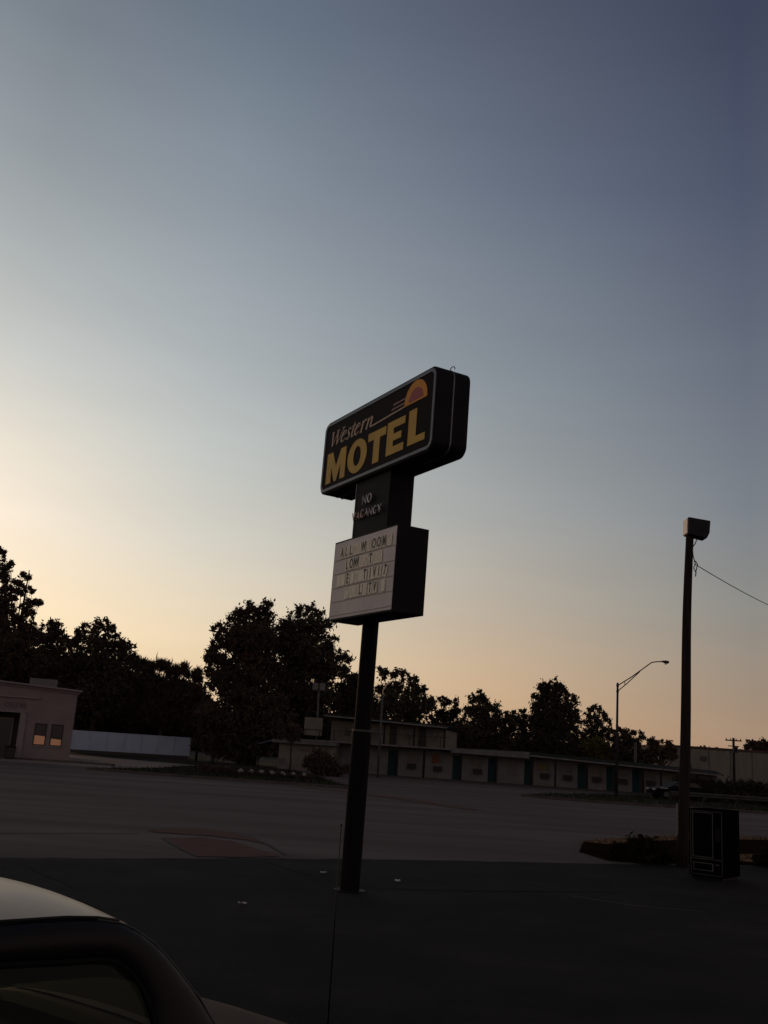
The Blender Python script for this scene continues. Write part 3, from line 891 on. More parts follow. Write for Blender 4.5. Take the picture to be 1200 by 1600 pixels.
neon_word([GL[c] for c in 'ANCY'], -.055, 5.785, .125, .145, 'neon_lettering', 'neon', .012)
# letter board
bx0, bx1, bz0, bz1 = .348 - 1.041, .348 + 1.041, 4.757 - .6625, 4.757 + .6625
by0, by1 = -.142 - .2755, -.142 + .2755
board = MB().box(bx0, bx1, by0, by1, bz0, bz1).build('letter_board', M['black'], sign, bevel=.006)
MB().plate([(bx0 + .035, bz0 + .03), (bx1 - .015, bz0 + .03), (bx1 - .015, bz1 - .03), (bx0 + .035, bz1 - .03)], by0 - .006, by0).build('board_face', M['board'], board)
MB().plate([(bx0 + .035, bz0 + .03), (bx1 - .015, bz0 + .03), (bx1 - .015, bz1 - .03), (bx0 + .035, bz1 - .03)][::-1], by1 + .006, by1).build('board_face', M['board'], board)
q = MB()
for zz in (5.095, 4.862, 4.628, 4.40, 4.175):
    q.box(bx0 + .035, bx1 - .015, by0 - .014, by0 - .006, zz - .006, zz + .006)
q.build('letter_rail', M['boardline'], board)
rows = [
    (5.2, [(-.36, 'A', 1), (-.215, 'L', 1), (-.065, 'L', 1), (.09, 'N', 0), (.215, 'E', 0), (.365, 'W', 1), (.55, 'R', 0), (.71, 'O', 1), (.87, 'O', 1), (1.035, 'M', 1), (1.195, 'S', 0)]),
    (4.972, [(-.15, 'L', 1), (.0, 'O', 1), (.165, 'W', 1), (.33, 'R', 0), (.48, 'A', 0), (.635, 'T', 1), (.79, 'E', 0), (.935, 'S', 0)]),
    (4.738, [(-.41, '', 0), (-.26, '', 0), (-.1, 'E', 1), (.06, '', 0), (.21, 'N', 0), (.35, '', 0), (.485, 'T', 1), (.66, 'I', 1), (.80, 'V', 1), (.935, 'I', 1), (1.12, 'T', 2)]),
    (4.51, [(-.09, 'C', 0), (.07, 'A', 0), (.22, 'B', 0), (.37, 'L', 1), (.52, 'E', 0), (.69, 'T', 1), (.845, 'V', 1), (1.1, '', 3)]),
]
for z, cells in rows:
    for u, ch, st_ in cells:
        rot = -.25 if st_ == 2 else 0.0
        w, h = random.uniform(.132, .146), .186
        if st_ == 3:
            w = .11
        q = MB()
        c, sn = math.cos(rot), math.sin(rot)
        ya = by0 - .018 - random.uniform(0, .003)
        pts = [(-w / 2, -h / 2), (w / 2, -h / 2), (w / 2, h / 2), (-w / 2, h / 2)]
        q.plate([(u + a * c - b * sn, z + a * sn + b * c) for a, b in pts], ya, ya + .003)
        p_ = q.build('letter_panel', M['panel'], board)
        if ch:
            q = MB()
            put_text(q, ch, u, z, ya - .002, .222, .62, rot, .0015, .0065 if st_ else -.002)
            q.build('letter', M['ink'] if st_ else M['fade'], p_)

# ------------------------------------------------------------------ wooden pole with floodlight
wp = empty('wooden_pole', (7.18, 23.2, 0))
tag(wp, 'bare weathered wooden pole carrying a boxy floodlight', 'pole')
mb = MB()
zs = np.linspace(-.1, 7.62, 16)
mb.tube([(.23 * z / 7.6 + .014 * math.sin(z * .9), .02 * math.sin(z * 1.3), z) for z in zs], [.135 - .043 * z / 7.6 for z in zs], 14)
mb.build('shaft', M['wood'], wp, smooth=True)
MB().tube([(.36, -.02, 7.0), (.42, 0, 6.92), (.38, 0, 6.75), (.37, 0, 6.62)], .012, 6).build('insulator', M['cable'], wp)
q = MB().box(-.165, -.13, -.15, -.11, .69, 1.36)
q.build('sign_strip', M['concrete'], wp)
fl = empty('floodlight', (7.41, 23.2, 7.62))
tag(fl, 'boxy dark floodlight on top of the wooden pole', 'light')
q = MB()
q.plate([(-.085, .0), (.37, -.08), (.44, .06), (.465, .36), (-.05, .42), (-.075, .41)], -.17, .17)
hs = q.build('housing', M['fixture'], fl, bevel=.015)
q = MB()
q.add([(-.112, -.155, .02), (-.112, .155, .02), (-.098, .155, .385), (-.098, -.155, .385), (-.086, -.155, .02), (-.086, .155, .02), (-.077, .155, .385), (-.077, -.155, .385)],
      [(0, 3, 2, 1), (4, 5, 6, 7), (0, 1, 5, 4), (1, 2, 6, 5), (2, 3, 7, 6), (3, 0, 4, 7)])
q.build('lens', M['lens'], fl)
MB().tube([(.02, 0, -.32), (.03, 0, -.1), (.06, 0, .04)], .035, 8).build('bracket', M['galv'], fl)
MB().tube([(.13, -.02, .0), (.17, -.02, -.1), (.13, -.02, -.2), (.06, -.03, -.3), (.08, -.02, -.5), (.13, -.02, -.7)], .012, 6).build('wiring', M['cable'], fl)
a = Vector((7.54, 23.2, 6.92))
b = at(1200, 945, 30)
d = b - a
mb = MB()
mb.tube([a + d * t + Vector((0, 0, .14 * t * (t - 1))) for t in np.linspace(0, 2.6, 26)], .011, 5)
mb.tube([a, a + Vector((-.04, -.02, -.1)), a + Vector((.03, 0, -.22))], .012, 5)
tag(mb.build('overhead_cable', M['cable'], smooth=True), 'thin black cable running right from the wooden pole', 'cable')

# ------------------------------------------------------------------ black display cabinet
vx = Vector((.53, -.43, 0)).normalized()
vend = empty('vending_cabinet', (6.62, 20.93, .012), math.atan2(vx.y, vx.x))
tag(vend, 'black metal vending cabinet with glass front beside the wooden pole', 'cabinet')
W, D, HH = .70, .95, 1.35
MB().box(0, W, 0, D, .06, HH).build('cabinet_body', M['vend'], vend, bevel=.012)
MB().box(.04, W - .04, .04, D - .04, 0, .06).build('base', M['black'], vend)
q = MB()
q.band([(.075, .42), (W - .20, .42), (W - .20, HH - .06), (.075, HH - .06)], [(.092, .437), (W - .217, .437), (W - .217, HH - .077), (.092, HH - .077)], -.014, 0)
dg = q.build('display_frame', M['vtrim'], vend)
MB().plate([(.094, .439), (W - .219, .439), (W - .219, HH - .079), (.094, HH - .079)], -.006, 0).build('display_glass', M['vglass'], vend)
q = MB().box(.035, .047, -.012, 0, .1, HH - .03).box(W - .03, W - .02, -.012, 0, .1, HH - .03).box(.05, W - .032, -.012, 0, HH - .045, HH - .033).box(.05, W - .032, -.012, 0, .385, .4).box(.05, W - .032, -.012, 0, .09, .1)
q.build('front_trim', M['vtrim'], vend)
MB().band([(.09, .17), (W - .2, .17), (W - .2, .32), (.09, .32)], [(.105, .185), (W - .225, .185), (W - .225, .305), (.105, .305)], -.016, 0).build('dispenser_flap', M['vtrim'], vend)
MB().box(W - .15, W - .08, -.02, 0, .29, .315).build('coin_slot', M['vtrim'], vend)
MB().box(W - .16, W - .05, -.012, 0, .75, 1.0).build('selection_panel', M['black'], vend)
MB().tube([(W + .0, .7, .75), (W + .05, .7, .74), (W + .05, .7, .55), (W, .7, .54)], .012, 6).build('side_handle', M['black'], vend)

# ------------------------------------------------------------------ street lamp
def street_lamp():
    r = empty('street_lamp', (17.18, 70, 0))
    tag(r, 'slender street lamp with an angled truss arm before the motel row', 'street lamp')
    MB().tube([(0, 0, 0), (0, 0, 4), (.02, 0, 7.78)], [.1, .085, .07], 12).build('pole', M['fixture'], r, smooth=True)
    q = MB().tube([(.02, 0, 7.58), (1.0, 0, 8.25), (2.41, 0, 9.35), (2.75, 0, 9.43), (3.05, 0, 9.45)], .038, 8)
    q.tube([(.02, 0, 7.2), (.6, 0, 7.7), (1.6, 0, 8.68)], .034, 8)
    q.tube([(.5, 0, 7.9), (.54, 0, 7.66)], .022, 6)
    q.tube([(0.02, 0, 7.5), (0.02, 0, 7.68)], .095, 10).tube([(.02, 0, 7.1), (.02, 0, 7.26)], .095, 10)
    q.build('arm', M['fixture'], r, smooth=True)
    rows = []
    for x, w, t, bz in ((3.0, .05, .03, .0), (3.15, .09, .07, -.04), (3.35, .14, .1, -.1), (3.52, .15, .1, -.13), (3.62, .11, .07, -.1), (3.66, .02, .01, -.03)):
        rows.append([(x, w * math.cos(R(k * 36)), 9.46 + (t * math.sin(R(k * 36)) if math.sin(R(k * 36)) > 0 else -bz * math.sin(R(k * 36)))) for k in range(10)])
    hd = MB().grid(rows, close=True).build('lamp_head', M['fixture'], r, smooth=True)
    MB().tube([(3.42, 0, 9.36), (3.43, 0, 9.30), (3.44, 0, 9.27)], [.11, .08, .03], 10).build('refractor', M['lens'], hd, smooth=True)
    MB().tube([(0, 0, 0), (0, 0, .12)], .17, 10).build('base_plate', M['galv'], r)
street_lamp()

# ------------------------------------------------------------------ thin poles
def thin_pole(name, px0, py0, px1, py1, Y, r, label, extra=None):
    a, b = at(px0, py0, Y), at(px1, py1, Y)
    root = empty(name, (a.x, Y, 0))
    tag(root, label, 'pole')
    top = (b.x - a.x, 0, b.z)
    MB().tube([(0, 0, 0), top], [r * 1.2, r], 10).build('shaft', M['wood' if extra in ('cross', 'box') else 'galv'], root, smooth=True)
    if extra == 'cross':
        t = Vector(top)
        q = MB().box(t.x - .9, t.x + .9, -.06, .06, t.z - .35, t.z - .22).box(t.x - .6, t.x + .6, -.06, .06, t.z - .95, t.z - .85)
        q.build('crossarm', M['wood'], root)
        MB().tube([(t.x + .12, -.3, t.z - 1.6), (t.x + .12, -.3, t.z - .95)], .24, 10).build('transformer', M['fixture'], root)
        q = MB()
        for k in (-.8, -.3, .3, .8):
            q.tube([(t.x + k, 0, t.z - .22), (t.x + k, 0, t.z - .05)], .05, 6)
        q.build('insulator', M['fixture'], root)
    elif extra == 'lamp':
        t = Vector(top)
        MB().tube([t, t + Vector((.0, -.1, .3)), t + Vector((.25, -.1, .75)), t + Vector((.55, -.1, 1.0))], [.04, .04, .05, .05], 8).build('lamp_head', M['lens'], root)
    elif extra == 'flood':
        t = Vector(top)
        for k in (-.32, .32):
            MB().box(t.x + k - .26, t.x + k + .26, -.2, .05, t.z, t.z + .62, .05).build('flood_head', M['bunit'], root)
        MB().box(t.x - .6, t.x + .6, -.04, .04, t.z - .1, t.z - .01).build('bracket', M['galv'], root)
    elif extra == 'box':
        t = Vector(top)
        MB().box(t.x - .02, t.x + .45, -.2, .1, t.z - .25, t.z + .05, .04).build('lamp_head', M['fixture'], root)
    return root
thin_pole('lamp_pole', 590, 1214, 598, 1085, 80, .08, 'slim pale lamp pole right of the sign pole before the motel', 'lamp')
thin_pole('lamp_pole', 306, 1188, 321, 1066, 94, .09, 'slim grey lamp pole just right of the white fence', 'box')
thin_pole('floodlight_pole', 494, 1185, 498, 1078, 92, .09, 'pole with twin pale floodlights behind the motel office', 'flood')
thin_pole('utility_pole', 1147, 1205, 1146, 1153, 112, .13, 'distant utility pole with crossarm before the pale warehouse', 'cross')
thin_pole('utility_pole', 993, 1215, 993, 1160, 98, .12, 'plain dark pole behind the motel row right of the street lamp', None)

# ------------------------------------------------------------------ motel
MA = R(-12)
MO = Vector((3.6, 84.6, 0))
def motel_root(name):
    return empty(name, MO, MA)
mrow = motel_root('motel_row')
tag(mrow, 'long single storey motel row with white walls and teal doors', 'building')
WY = 1.4
SA, SB = 3.3, 24.5          # along the row
def eave(s):
    return 2.42 if s < 9.8 else 2.42 - (s - 9.8) * .038
q = MB()
q.add([(SA, WY, 0), (SB, WY, 0), (SB, WY, eave(SB)), (9.8, WY, eave(9.8)), (SA, WY, 2.42), (SA, WY + 7, 0), (SB, WY + 7, 0), (SB, WY + 7, eave(SB)), (9.8, WY + 7, 2.42), (SA, WY + 7, 2.42)],
      [(0, 1, 2, 3, 4), (9, 8, 7, 6, 5), (1, 6, 7, 2), (5, 0, 4, 9), (2, 7, 8, 3), (3, 8, 9, 4), (0, 5, 6, 1)])
q.build('wall', M['wallw'], mrow)
q = MB()
def roofsec(q, s, dz=0):
    e = eave(s)
    return [(s, -.15, e), (s, -.15, e + .10), (s, WY + 3.5, e + .38), (s, WY + 7.4, e + .1), (s, WY + 7.4, e)]
rw = [roofsec(q, s) for s in (SA, 9.8, 14, 18, SB + .3)]
q.grid(rw)
for e_ in (rw[0], rw[-1]):
    q.add(e_, [(0, 1, 2, 3, 4)])
q.build('roof', M['roofd'], mrow)
q = MB()
q.add([(SA, -.2, 2.30), (9.75, -.2, 2.22), (9.75, -.2, 2.74), (SA, -.2, 2.66), (SA, -.155, 2.30), (9.75, -.155, 2.22), (9.75, -.155, 2.74), (SA, -.155, 2.66)],
      [(0, 1, 2, 3), (7, 6, 5, 4), (1, 0, 4, 5), (2, 1, 5, 6), (3, 2, 6, 7), (0, 3, 7, 4)])
q.build('fascia', M['fascia'], mrow)
q = MB()
for a_, b_ in ((9.8, 13.2), (13.25, 16.8), (16.85, 20.2), (20.25, 24.7)):
    q.add([(a_, -.2, eave(a_) - .02), (b_, -.2, eave(b_) - .02), (b_, -.2, eave(b_) + .09), (a_, -.2, eave(a_) + .09), (a_, -.155, eave(a_) - .02), (b_, -.155, eave(b_) - .02), (b_, -.155, eave(b_) + .09), (a_, -.155, eave(a_) + .09)],
          [(0, 1, 2, 3), (7, 6, 5, 4), (1, 0, 4, 5), (2, 1, 5, 6), (3, 2, 6, 7), (0, 3, 7, 4)])
q.build('gutter', M['thinedge'], mrow)
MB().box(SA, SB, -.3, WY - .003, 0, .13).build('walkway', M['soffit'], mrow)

def door(root, s0, s1, z0, zt, dark=.25, m='teal'):
    d_ = MB().box(s0, s1, WY - .05, WY - .002, z0, zt).build('door', M[m], root)
    MB().tube([(s1 - .08, WY - .10, z0 + .95), (s1 - .08, WY - .05, z0 + .95)], .03, 6).build('handle', M['galv'], d_)
def window(root, s0, s1, z0, z1, curtain=None, frame='fascia', cov=1.0):
    f_ = MB().band([(s0, z0), (s1, z0), (s1, z1), (s0, z1)], [(s0 + .06, z0 + .06), (s1 - .06, z0 + .06), (s1 - .06, z1 - .06), (s0 + .06, z1 - .06)], WY - .04, WY - .002).build('window', M[frame], root)
    MB().plate([(s0 + .06, z0 + .06), (s1 - .06, z0 + .06), (s1 - .06, z1 - .06), (s0 + .06, z1 - .06)], WY - .012, WY - .004).build('pane', M['wglass'], f_)
    if curtain:
        MB().plate([(s0 + .06, z0 + .06), (s0 + (s1 - s0) * cov - .06, z0 + .06), (s0 + (s1 - s0) * cov - .06, z1 - .06), (s0 + .06, z1 - .06)], WY - .018, WY - .013).build('curtain', M[curtain], f_)
def aircon(root, s, z, w=.72, h=.42):
    a_ = MB().box(s - w / 2, s + w / 2, WY - .28, WY - .002, z - h / 2, z + h / 2, .03).build('air_conditioner', M['ac'], root)
    q = MB()
    for k in range(5):
        q.box(s - w / 2 + .05, s + w / 2 - .05, WY - .295, WY - .281, z - h / 2 + .05 + k * .07, z - h / 2 + .085 + k * .07)
    q.build('grille', M['post'], a_)
def post(root, s, zt, y=-.02, w=.07, m='post'):
    MB().box(s - w, s + w, y - w, y + w, .0 if y < -.3 else .13, zt).build('post', M[m], root)
for s0, s1 in ((3.2 + .15, 3.85), (6.3, 6.82), (9.3, 9.78), (13.62, 14.2), (15.92, 16.4), (17.95, 18.5), (22.2, 22.8)):
    e = min(eave(s0), 2.3) - .22
    door(mrow, s0, s1, .13, e)
    MB().box(s1 + .003, s1 + .26, WY - .03, WY - .002, .13, e + .05).build('dark_side_panel', M['darkpanel'], mrow)  # flat dark panel beside the door, no depth behind it
for s in (4.13, 7.02, 9.92, 11.86, 13.74 + .6, 16.35 + .2, 18.53 + .2, 20.1, 22.9):
    post(mrow, s, eave(s) + .0)
for s in (5.42, 10.96, 12.82, 15.13, 17.2, 19.4, 21.4):
    aircon(mrow, s, .93)
for s0, s1, zz, zt, c, cov in ((4.85, 5.75, 1.25, 1.95, 'curt_g', .6), (7.9, 8.75, .75, 1.95, 'curt_g', 1.0), (10.35, 11.3, 1.3, 1.98, 'curt_y', .8), (12.2, 13.2, 1.25, 1.95, 'curt_g', .5), (14.7, 15.6, 1.25, 1.9, 'curt_g', .7), (16.9, 17.7, 1.2, 1.85, None, 1), (19.0, 19.8, 1.2, 1.8, 'curt_g', .6), (21.0, 21.8, 1.15, 1.75, None, 1)):
    window(mrow, s0, s1, zz, zt, c, cov=cov)

mblk = motel_root('motel_block')
tag(mblk, 'two storey motel block with upper balcony walkway and low dark roof', 'building')
q = MB().box(-11.3, 3.28, WY, WY + 7.5, 0, 2.46)
q.build('lower_wall', M['wallw'], mblk)
q = MB().box(-7.4, 2.65, WY, WY + 7.5, 2.62, 4.32)
q.build('upper_wall', M['walltan'], mblk)
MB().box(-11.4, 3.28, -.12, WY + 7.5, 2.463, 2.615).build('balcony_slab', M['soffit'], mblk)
MB().box(-9.6, 3.28, -.165, -.123, 2.50, 2.61).build('slab_edge', M['thinedge'], mblk)
q = MB()
q.grid([[(-7.7, -.3, 4.62), (-7.7, -.3, 4.72), (-7.7, WY + 3.5, 4.95), (-7.7, WY + 8, 4.7), (-7.7, WY + 8, 4.6)], [(2.95, -.3, 4.2), (2.95, -.3, 4.3), (2.95, WY + 3.5, 4.55), (2.95, WY + 8, 4.3), (2.95, WY + 8, 4.2)]])
q.add([(-7.7, -.3, 4.62), (-7.7, -.3, 4.72), (-7.7, WY + 3.5, 4.95), (-7.7, WY + 8, 4.7), (-7.7, WY + 8, 4.6)], [(0, 1, 2, 3, 4)])
q.add([(2.95, -.3, 4.2), (2.95, -.3, 4.3), (2.95, WY + 3.5, 4.55), (2.95, WY + 8, 4.3), (2.95, WY + 8, 4.2)], [(0, 1, 2, 3, 4)])
q.add([(-7.7, -.3, 4.62), (2.95, -.3, 4.2), (2.95, WY + 8, 4.2), (-7.7, WY + 8, 4.6)], [(0, 1, 2, 3)])
q.build('roof', M['roofd'], mblk)
q = MB()
q.add([(-7.7, -.35, 4.63), (2.95, -.35, 4.21), (2.95, -.35, 4.31), (-7.7, -.35, 4.73), (-7.7, -.31, 4.63), (2.95, -.31, 4.21), (2.95, -.31, 4.31), (-7.7, -.31, 4.73)],
      [(0, 1, 2, 3), (7, 6, 5, 4), (1, 0, 4, 5), (2, 1, 5, 6), (3, 2, 6, 7), (0, 3, 7, 4)])
q.build('gutter', M['thinedge'], mblk)
q = MB()
for s in np.arange(-9.3, 3.3, 1.3):
    q.box(s - .02, s + .02, -.09, -.05, 2.62, 3.45)
q.box(-9.4, 3.25, -.09, -.05, 3.45, 3.49)
q.build('railing', M['post'], mblk)
MB().box(-9.45, -7.85, .1, .25, 2.97, 4.47).build('blank_sign_panel', M['walltan'], mblk)
for s0, s1 in ((-5.35, -4.7), (-2.2, -1.6), (.3, .95)):
    MB().box(s0, s1, WY - .05, WY - .002, 2.62, 4.2).build('door', M['darkpanel'], mblk)
for s0, s1, c in ((-6.7, -5.7, 'curt_g'), (-4.2, -3.2, None), (-.9, -.1, None), (1.3, 1.95, 'curt_g')):
    window(mblk, s0, s1, 3.1, 3.95, c, cov=.6)
aircon(mblk, .55, 2.85, .5, .3)
for s in (-7.3, -2.4, .15, 2.7):
    MB().box(s - .06, s + .06, -.08, .04, 2.62, 4.5 - (s + 7.7) * .04).build('post', M['post'], mblk)
for s0, s1 in ((-2.2, -1.6), (-5.3, -4.7)):
    door(mblk, s0, s1, .13, 2.2)
MB().box(-1.58, -1.35, WY - .03, WY - .002, .13, 2.25).build('dark_side_panel', M['darkpanel'], mblk)
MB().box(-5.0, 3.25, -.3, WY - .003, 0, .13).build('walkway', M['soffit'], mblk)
for s in (-1.22, 1.1):
    post(mblk, s, 2.46, w=.09)
window(mblk, -.55, .4, 1.2, 2.0, 'curt_g')
window(mblk, 1.5, 2.5, 1.3, 2.1, 'curt_o', cov=.75)
aircon(mblk, -.16, .98)
aircon(mblk, 2.08, .92)
# office bay with its canopy
MB().box(-11.35, -6.4, -.5, WY - .003, 0, 2.2).build('office_wall', M['walltan'], mblk)
cn = MB().box(-11.9, -6.2, -1.0, -.02, 2.2, 2.46).build('canopy', M['fascia'], mblk)
q = MB()
for k in range(4):
    q.tube([(-11.4 + k * .17, -.52, .55), (-11.2 + k * .17, -.52, .95)], .02, 5)
q.box(-11.3, -10.6, -.54, -.5, .5, .53)
q.build('lattice', M['fascia'], mblk)
q = MB()
q.add([(-13.2, -.6, 1.95), (-11.91, -.6, 2.35), (-11.91, 2.5, 2.35), (-13.2, 2.5, 1.95), (-13.2, -.6, 2.02), (-11.91, -.6, 2.43), (-11.91, 2.5, 2.43), (-13.2, 2.5, 2.02)],
      [(0, 1, 2, 3), (7, 6, 5, 4), (1, 0, 4, 5), (2, 1, 5, 6), (3, 2, 6, 7), (0, 3, 7, 4)])
q.build('side_awning', M['awning'], mblk)
MB().box(-9.6, -8.6, -.53, -.502, 1.6, 1.78).build('office_plate', M['bletter'], mblk)
for s in (-13.1,):
    MB().box(s - .04, s + .04, -.5, -.42, 0, 1.97).build('post', M['post'], mblk)

# ------------------------------------------------------------------ cars
def far_car():
    r = empty('parked_car', (21.9, 71.2, .10), R(6))
    tag(r, 'dark car parked at the end of the motel row behind the wooden pole', 'car')
    prof = [(-2.1, .3), (-2.1, .62), (-1.9, .72), (-1.0, .82), (-.35, 1.2), (.9, 1.22), (1.5, .86), (2.0, .8), (2.1, .6), (2.1, .3)]
    rows = []
    for y, k in ((-.85, .92), (-.78, 1.0), (.78, 1.0), (.85, .92)):
        rows.append([(x, y * (1 if z < .85 else .84), .3 + (z - .3) * k) for x, z in prof])
    q = MB().grid(rows)
    q.add(rows[0], [tuple(range(len(prof)))])
    q.add(rows[-1], [tuple(range(len(prof)))[::-1]])
    q.build('body', M['farcar'], r)
    MB().plate([(-.9, .86), (-.36, 1.14), (.8, 1.16), (1.3, .88)], -.80, -.775).build('side_window', M['wglass'], r)
    for x in (-1.35, 1.35):
        for y in (-.86, .86):
            w_ = MB().tube([(x, y - .09, .32), (x, y + .09, .32)], .32, 16).build('wheel', M['rubber'], r)
            MB().tube([(x, y - .1, .32), (x, y + .1, .32)], .18, 12).build('rim', M['galv'], w_)
    for y in (-.6, .6):
        MB().box(-2.13, -2.09, y - .2, y + .2, .56, .68).build('headlight', M['lampclear'], r)
    MB().box(-1.75, -1.2, -.855, -.80, .70, .74).build('trim_strip', M['chrome'], r)
far_car()

def near_car():
    th = 52
    r = empty('parked_car', (-.785, 3.595, .012), R(th))
    tag(r, 'brown car with glossy roof and whip antenna parked in the left foreground', 'car')
    CW = .60                                   # half the roof width; local +y is the far side
    yc = .60
    def far(p):
        return (p[0], 2 * yc - p[1], p[2])
    # outer line of roof rail and windscreen pillar, then the window opening (x forward, y = -outward, z)
    outer = [(-2.35, -.17, .98), (-2.1, -.09, 1.18), (-1.75, -.01, 1.40), (-1.4, .015, 1.475), (-.9, .018, 1.50), (-.47, .014, 1.502), (-.24, .012, 1.495), (-.116, .008, 1.484), (-.03, .003, 1.468), (.03, -.006, 1.445), (.115, -.024, 1.391), (.178, -.046, 1.33), (.24, -.07, 1.26), (.29, -.089, 1.205), (.337, -.115, 1.131), (.41, -.15, 1.03), (.46, -.17, .965)]
    inner = [(-2.02, -.175, .985), (-1.9, -.12, 1.12), (-1.6, -.05, 1.31), (-1.32, -.03, 1.372), (-.88, -.026, 1.392), (-.47, -.024, 1.396), (-.249, -.029, 1.379), (-.15, -.031, 1.374), (-.08, -.033, 1.366), (-.035, -.036, 1.352), (.015, -.052, 1.31), (.045, -.068, 1.27), (.065, -.082, 1.23), (.08, -.095, 1.19), (.09, -.115, 1.13), (.11, -.15, 1.04), (.12, -.172, .985)]
    def frame_rows(mir):
        rows = []
        for o_, i_ in zip(outer, inner):
            o_, i_ = Vector(o_), Vector(i_)
            out = Vector((0, -1, .25)).normalized()
            row = []
            for k, (t, b) in enumerate(((0, 0), (.04, .014), (.2, .03), (.5, .036), (.8, .026), (.97, .008), (1.0, -.02))):
                row.append(tuple(o_.lerp(i_, t) + out * b))
            rows.append([far(p) for p in row] if mir else row)
        return rows
    for mir in (False, True):
        MB().grid(frame_rows(mir)).build('window_frame', M['cartrim'], r, smooth=True, subdiv=1)
        pts = inner
        g = MB()
        lo = [(p[0], p[1] - (p[2] - .98) * .12 - .0, .975) for p in pts]
        rows = []
        for p in pts:
            b = (min(max(p[0], -2.0), .12), -.168, .975)
            row = [tuple(Vector(p).lerp(Vector(b), t) + Vector((0, .012, 0))) for t in (0, .33, .66, 1)]
            rows.append([far(a) for a in row] if mir else row)
        g.grid(rows).build('side_window', M['carglass'], r, smooth=True)
    # window seals, and a pale tube put in as the windscreen pillar's highlight
    MB().tube([(p[0], p[1] - .004, p[2] - .004) for p in inner], .009, 6).build('window_seal', M['rubber'], r, smooth=True)
    MB().tube([(p[0] - .002, p[1] - .008, p[2] + .001) for p in outer[7:]], .004, 6).build('pillar_highlight', M['railsteel'], r, smooth=True)
    # roof skin
    rows = []
    for (x, y, z) in outer[2:10]:
        rows.append([(x - .035 * (1 - abs(2 * t - 1)) ** .6 * (1 if x > -.2 else 0), (y + .004) * (1 - t) + (2 * yc - y - .004) * t, z + .006 + .062 * (1 - (2 * t - 1) ** 2)) for t in np.linspace(0, 1, 17)])
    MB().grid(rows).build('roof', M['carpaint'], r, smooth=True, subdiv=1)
    MB().tube([(x, y - .004, z + .006) for (x, y, z) in outer[2:9]], .006, 6).build('roof_seam', M['cartrim'], r, smooth=True)
    # windscreen and rear window
    rows = []
    for (x, y, z) in outer[9:]:
        rows.append([(x + .05 * (1 - (2 * t - 1) ** 2), y * (1 - t) + (2 * yc - y) * t, z + .045 * (1 - (2 * t - 1) ** 2)) for t in np.linspace(0, 1, 11)])
    MB().grid(rows).build('windscreen', M['carglass'], r, smooth=True)
    rows = []
    for (x, y, z) in outer[:3]:
        rows.append([(x - .05 * (1 - (2 * t - 1) ** 2), y * (1 - t) + (2 * yc - y) * t, z + .04 * (1 - (2 * t - 1) ** 2)) for t in np.linspace(0, 1, 9)])
    MB().grid(rows).build('rear_window', M['carglass'], r, smooth=True)
    # lower body: sections along the length
    hw = .85
    secs = []
    for x, top, w in ((-2.95, .62, .70), (-2.9, .85, .78), (-2.7, .955, .82), (-2.35, .975, .85), (-1.5, .972, .865), (-.5, .972, .87), (.3, .972, .87), (.5, .968, .865), (.85, .95, .85), (1.02, .938, .835), (1.16, .90, .81), (1.29, .82, .77), (1.37, .66, .72)):
        sec = [(yc - w * .9, .22), (yc - w * 1.0, .34), (yc - w * 1.01, .6), (yc - w * .985, top - .10), (yc - w * .95, top - .035), (yc - w * .86, top - .008), (yc - w * .5, top + .012), (yc, top + .02)]
        sec = sec + [(2 * yc - a_, b_) for a_, b_ in sec[-2::-1]]
        secs.append([(x, a_, b_) for a_, b_ in sec])
    q = MB()
    q.grid(secs)
    n_ = len(secs[0])
    q.add(secs[0], [tuple(range(n_))])
    q.add(secs[-1], [tuple(range(n_))[::-1]])
    # open the cabin: drop the faces of the top between the screens
    keep = []
    for f_ in q.f:
        cx = sum(q.v[i][0] for i in f_) / len(f_)
        cy = sum(q.v[i][1] for i in f_) / len(f_)
        cz = sum(q.v[i][2] for i in f_) / len(f_)
        if len(f_) == 4 and -2.3 < cx < .3 and abs(cy - yc) < .76 and cz > .93:
            continue
        keep.append(f_)
    q.f = keep
    bon, rest = [], []
    for f_ in q.f:
        cx = sum(q.v[i][0] for i in f_) / len(f_)
        cy = sum(q.v[i][1] for i in f_) / len(f_)
        cz = sum(q.v[i][2] for i in f_) / len(f_)
        (bon if len(f_) == 4 and cx > .46 and abs(cy - yc) < .72 and cz > .72 else rest).append(f_)
    used = sorted({i for f_ in bon for i in f_})
    idx = {v_: k for k, v_ in enumerate(used)}
    qb = MB()
    qb.v = [(q.v[i][0], q.v[i][1], q.v[i][2] + .004) for i in used]
    qb.f = [tuple(idx[i] for i in f_) for f_ in bon]
    used = sorted({i for f_ in rest for i in f_})
    idx = {v_: k for k, v_ in enumerate(used)}
    q.v, q.f = [q.v[i] for i in used], [tuple(idx[i] for i in f_) for f_ in rest]
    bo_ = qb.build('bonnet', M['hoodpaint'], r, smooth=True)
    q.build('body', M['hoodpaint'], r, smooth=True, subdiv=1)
    MB().box(-2.3, .5, yc - .78, yc + .78, .34, .40).build('cabin_floor', M['seat'], r)
    MB().box(.12, .46, yc - .74, yc + .74, .62, .93, .08).build('dashboard', M['cartrim'], r)
    for y in (yc - .38, yc + .38):
        MB().box(-.75, -.2, y - .25, y + .25, .42, .60, .08).build('seat_cushion', M['seat'], r)
        q = MB()
        q.grid([[(-.78 - .12 * t - .06 * math.cos(R(k * 45)), y + .25 * (1 - .12 * t) * math.sin(R(k * 45)), .55 + .62 * t) for k in range(8)] for t in np.linspace(0, 1, 5)], close=True)
        q.build('seat_back', M['seat'], r, smooth=True)
        MB().box(-1.0, -.9, y - .13, y + .13, 1.19, 1.34, .04).build('headrest', M['seat'], r)
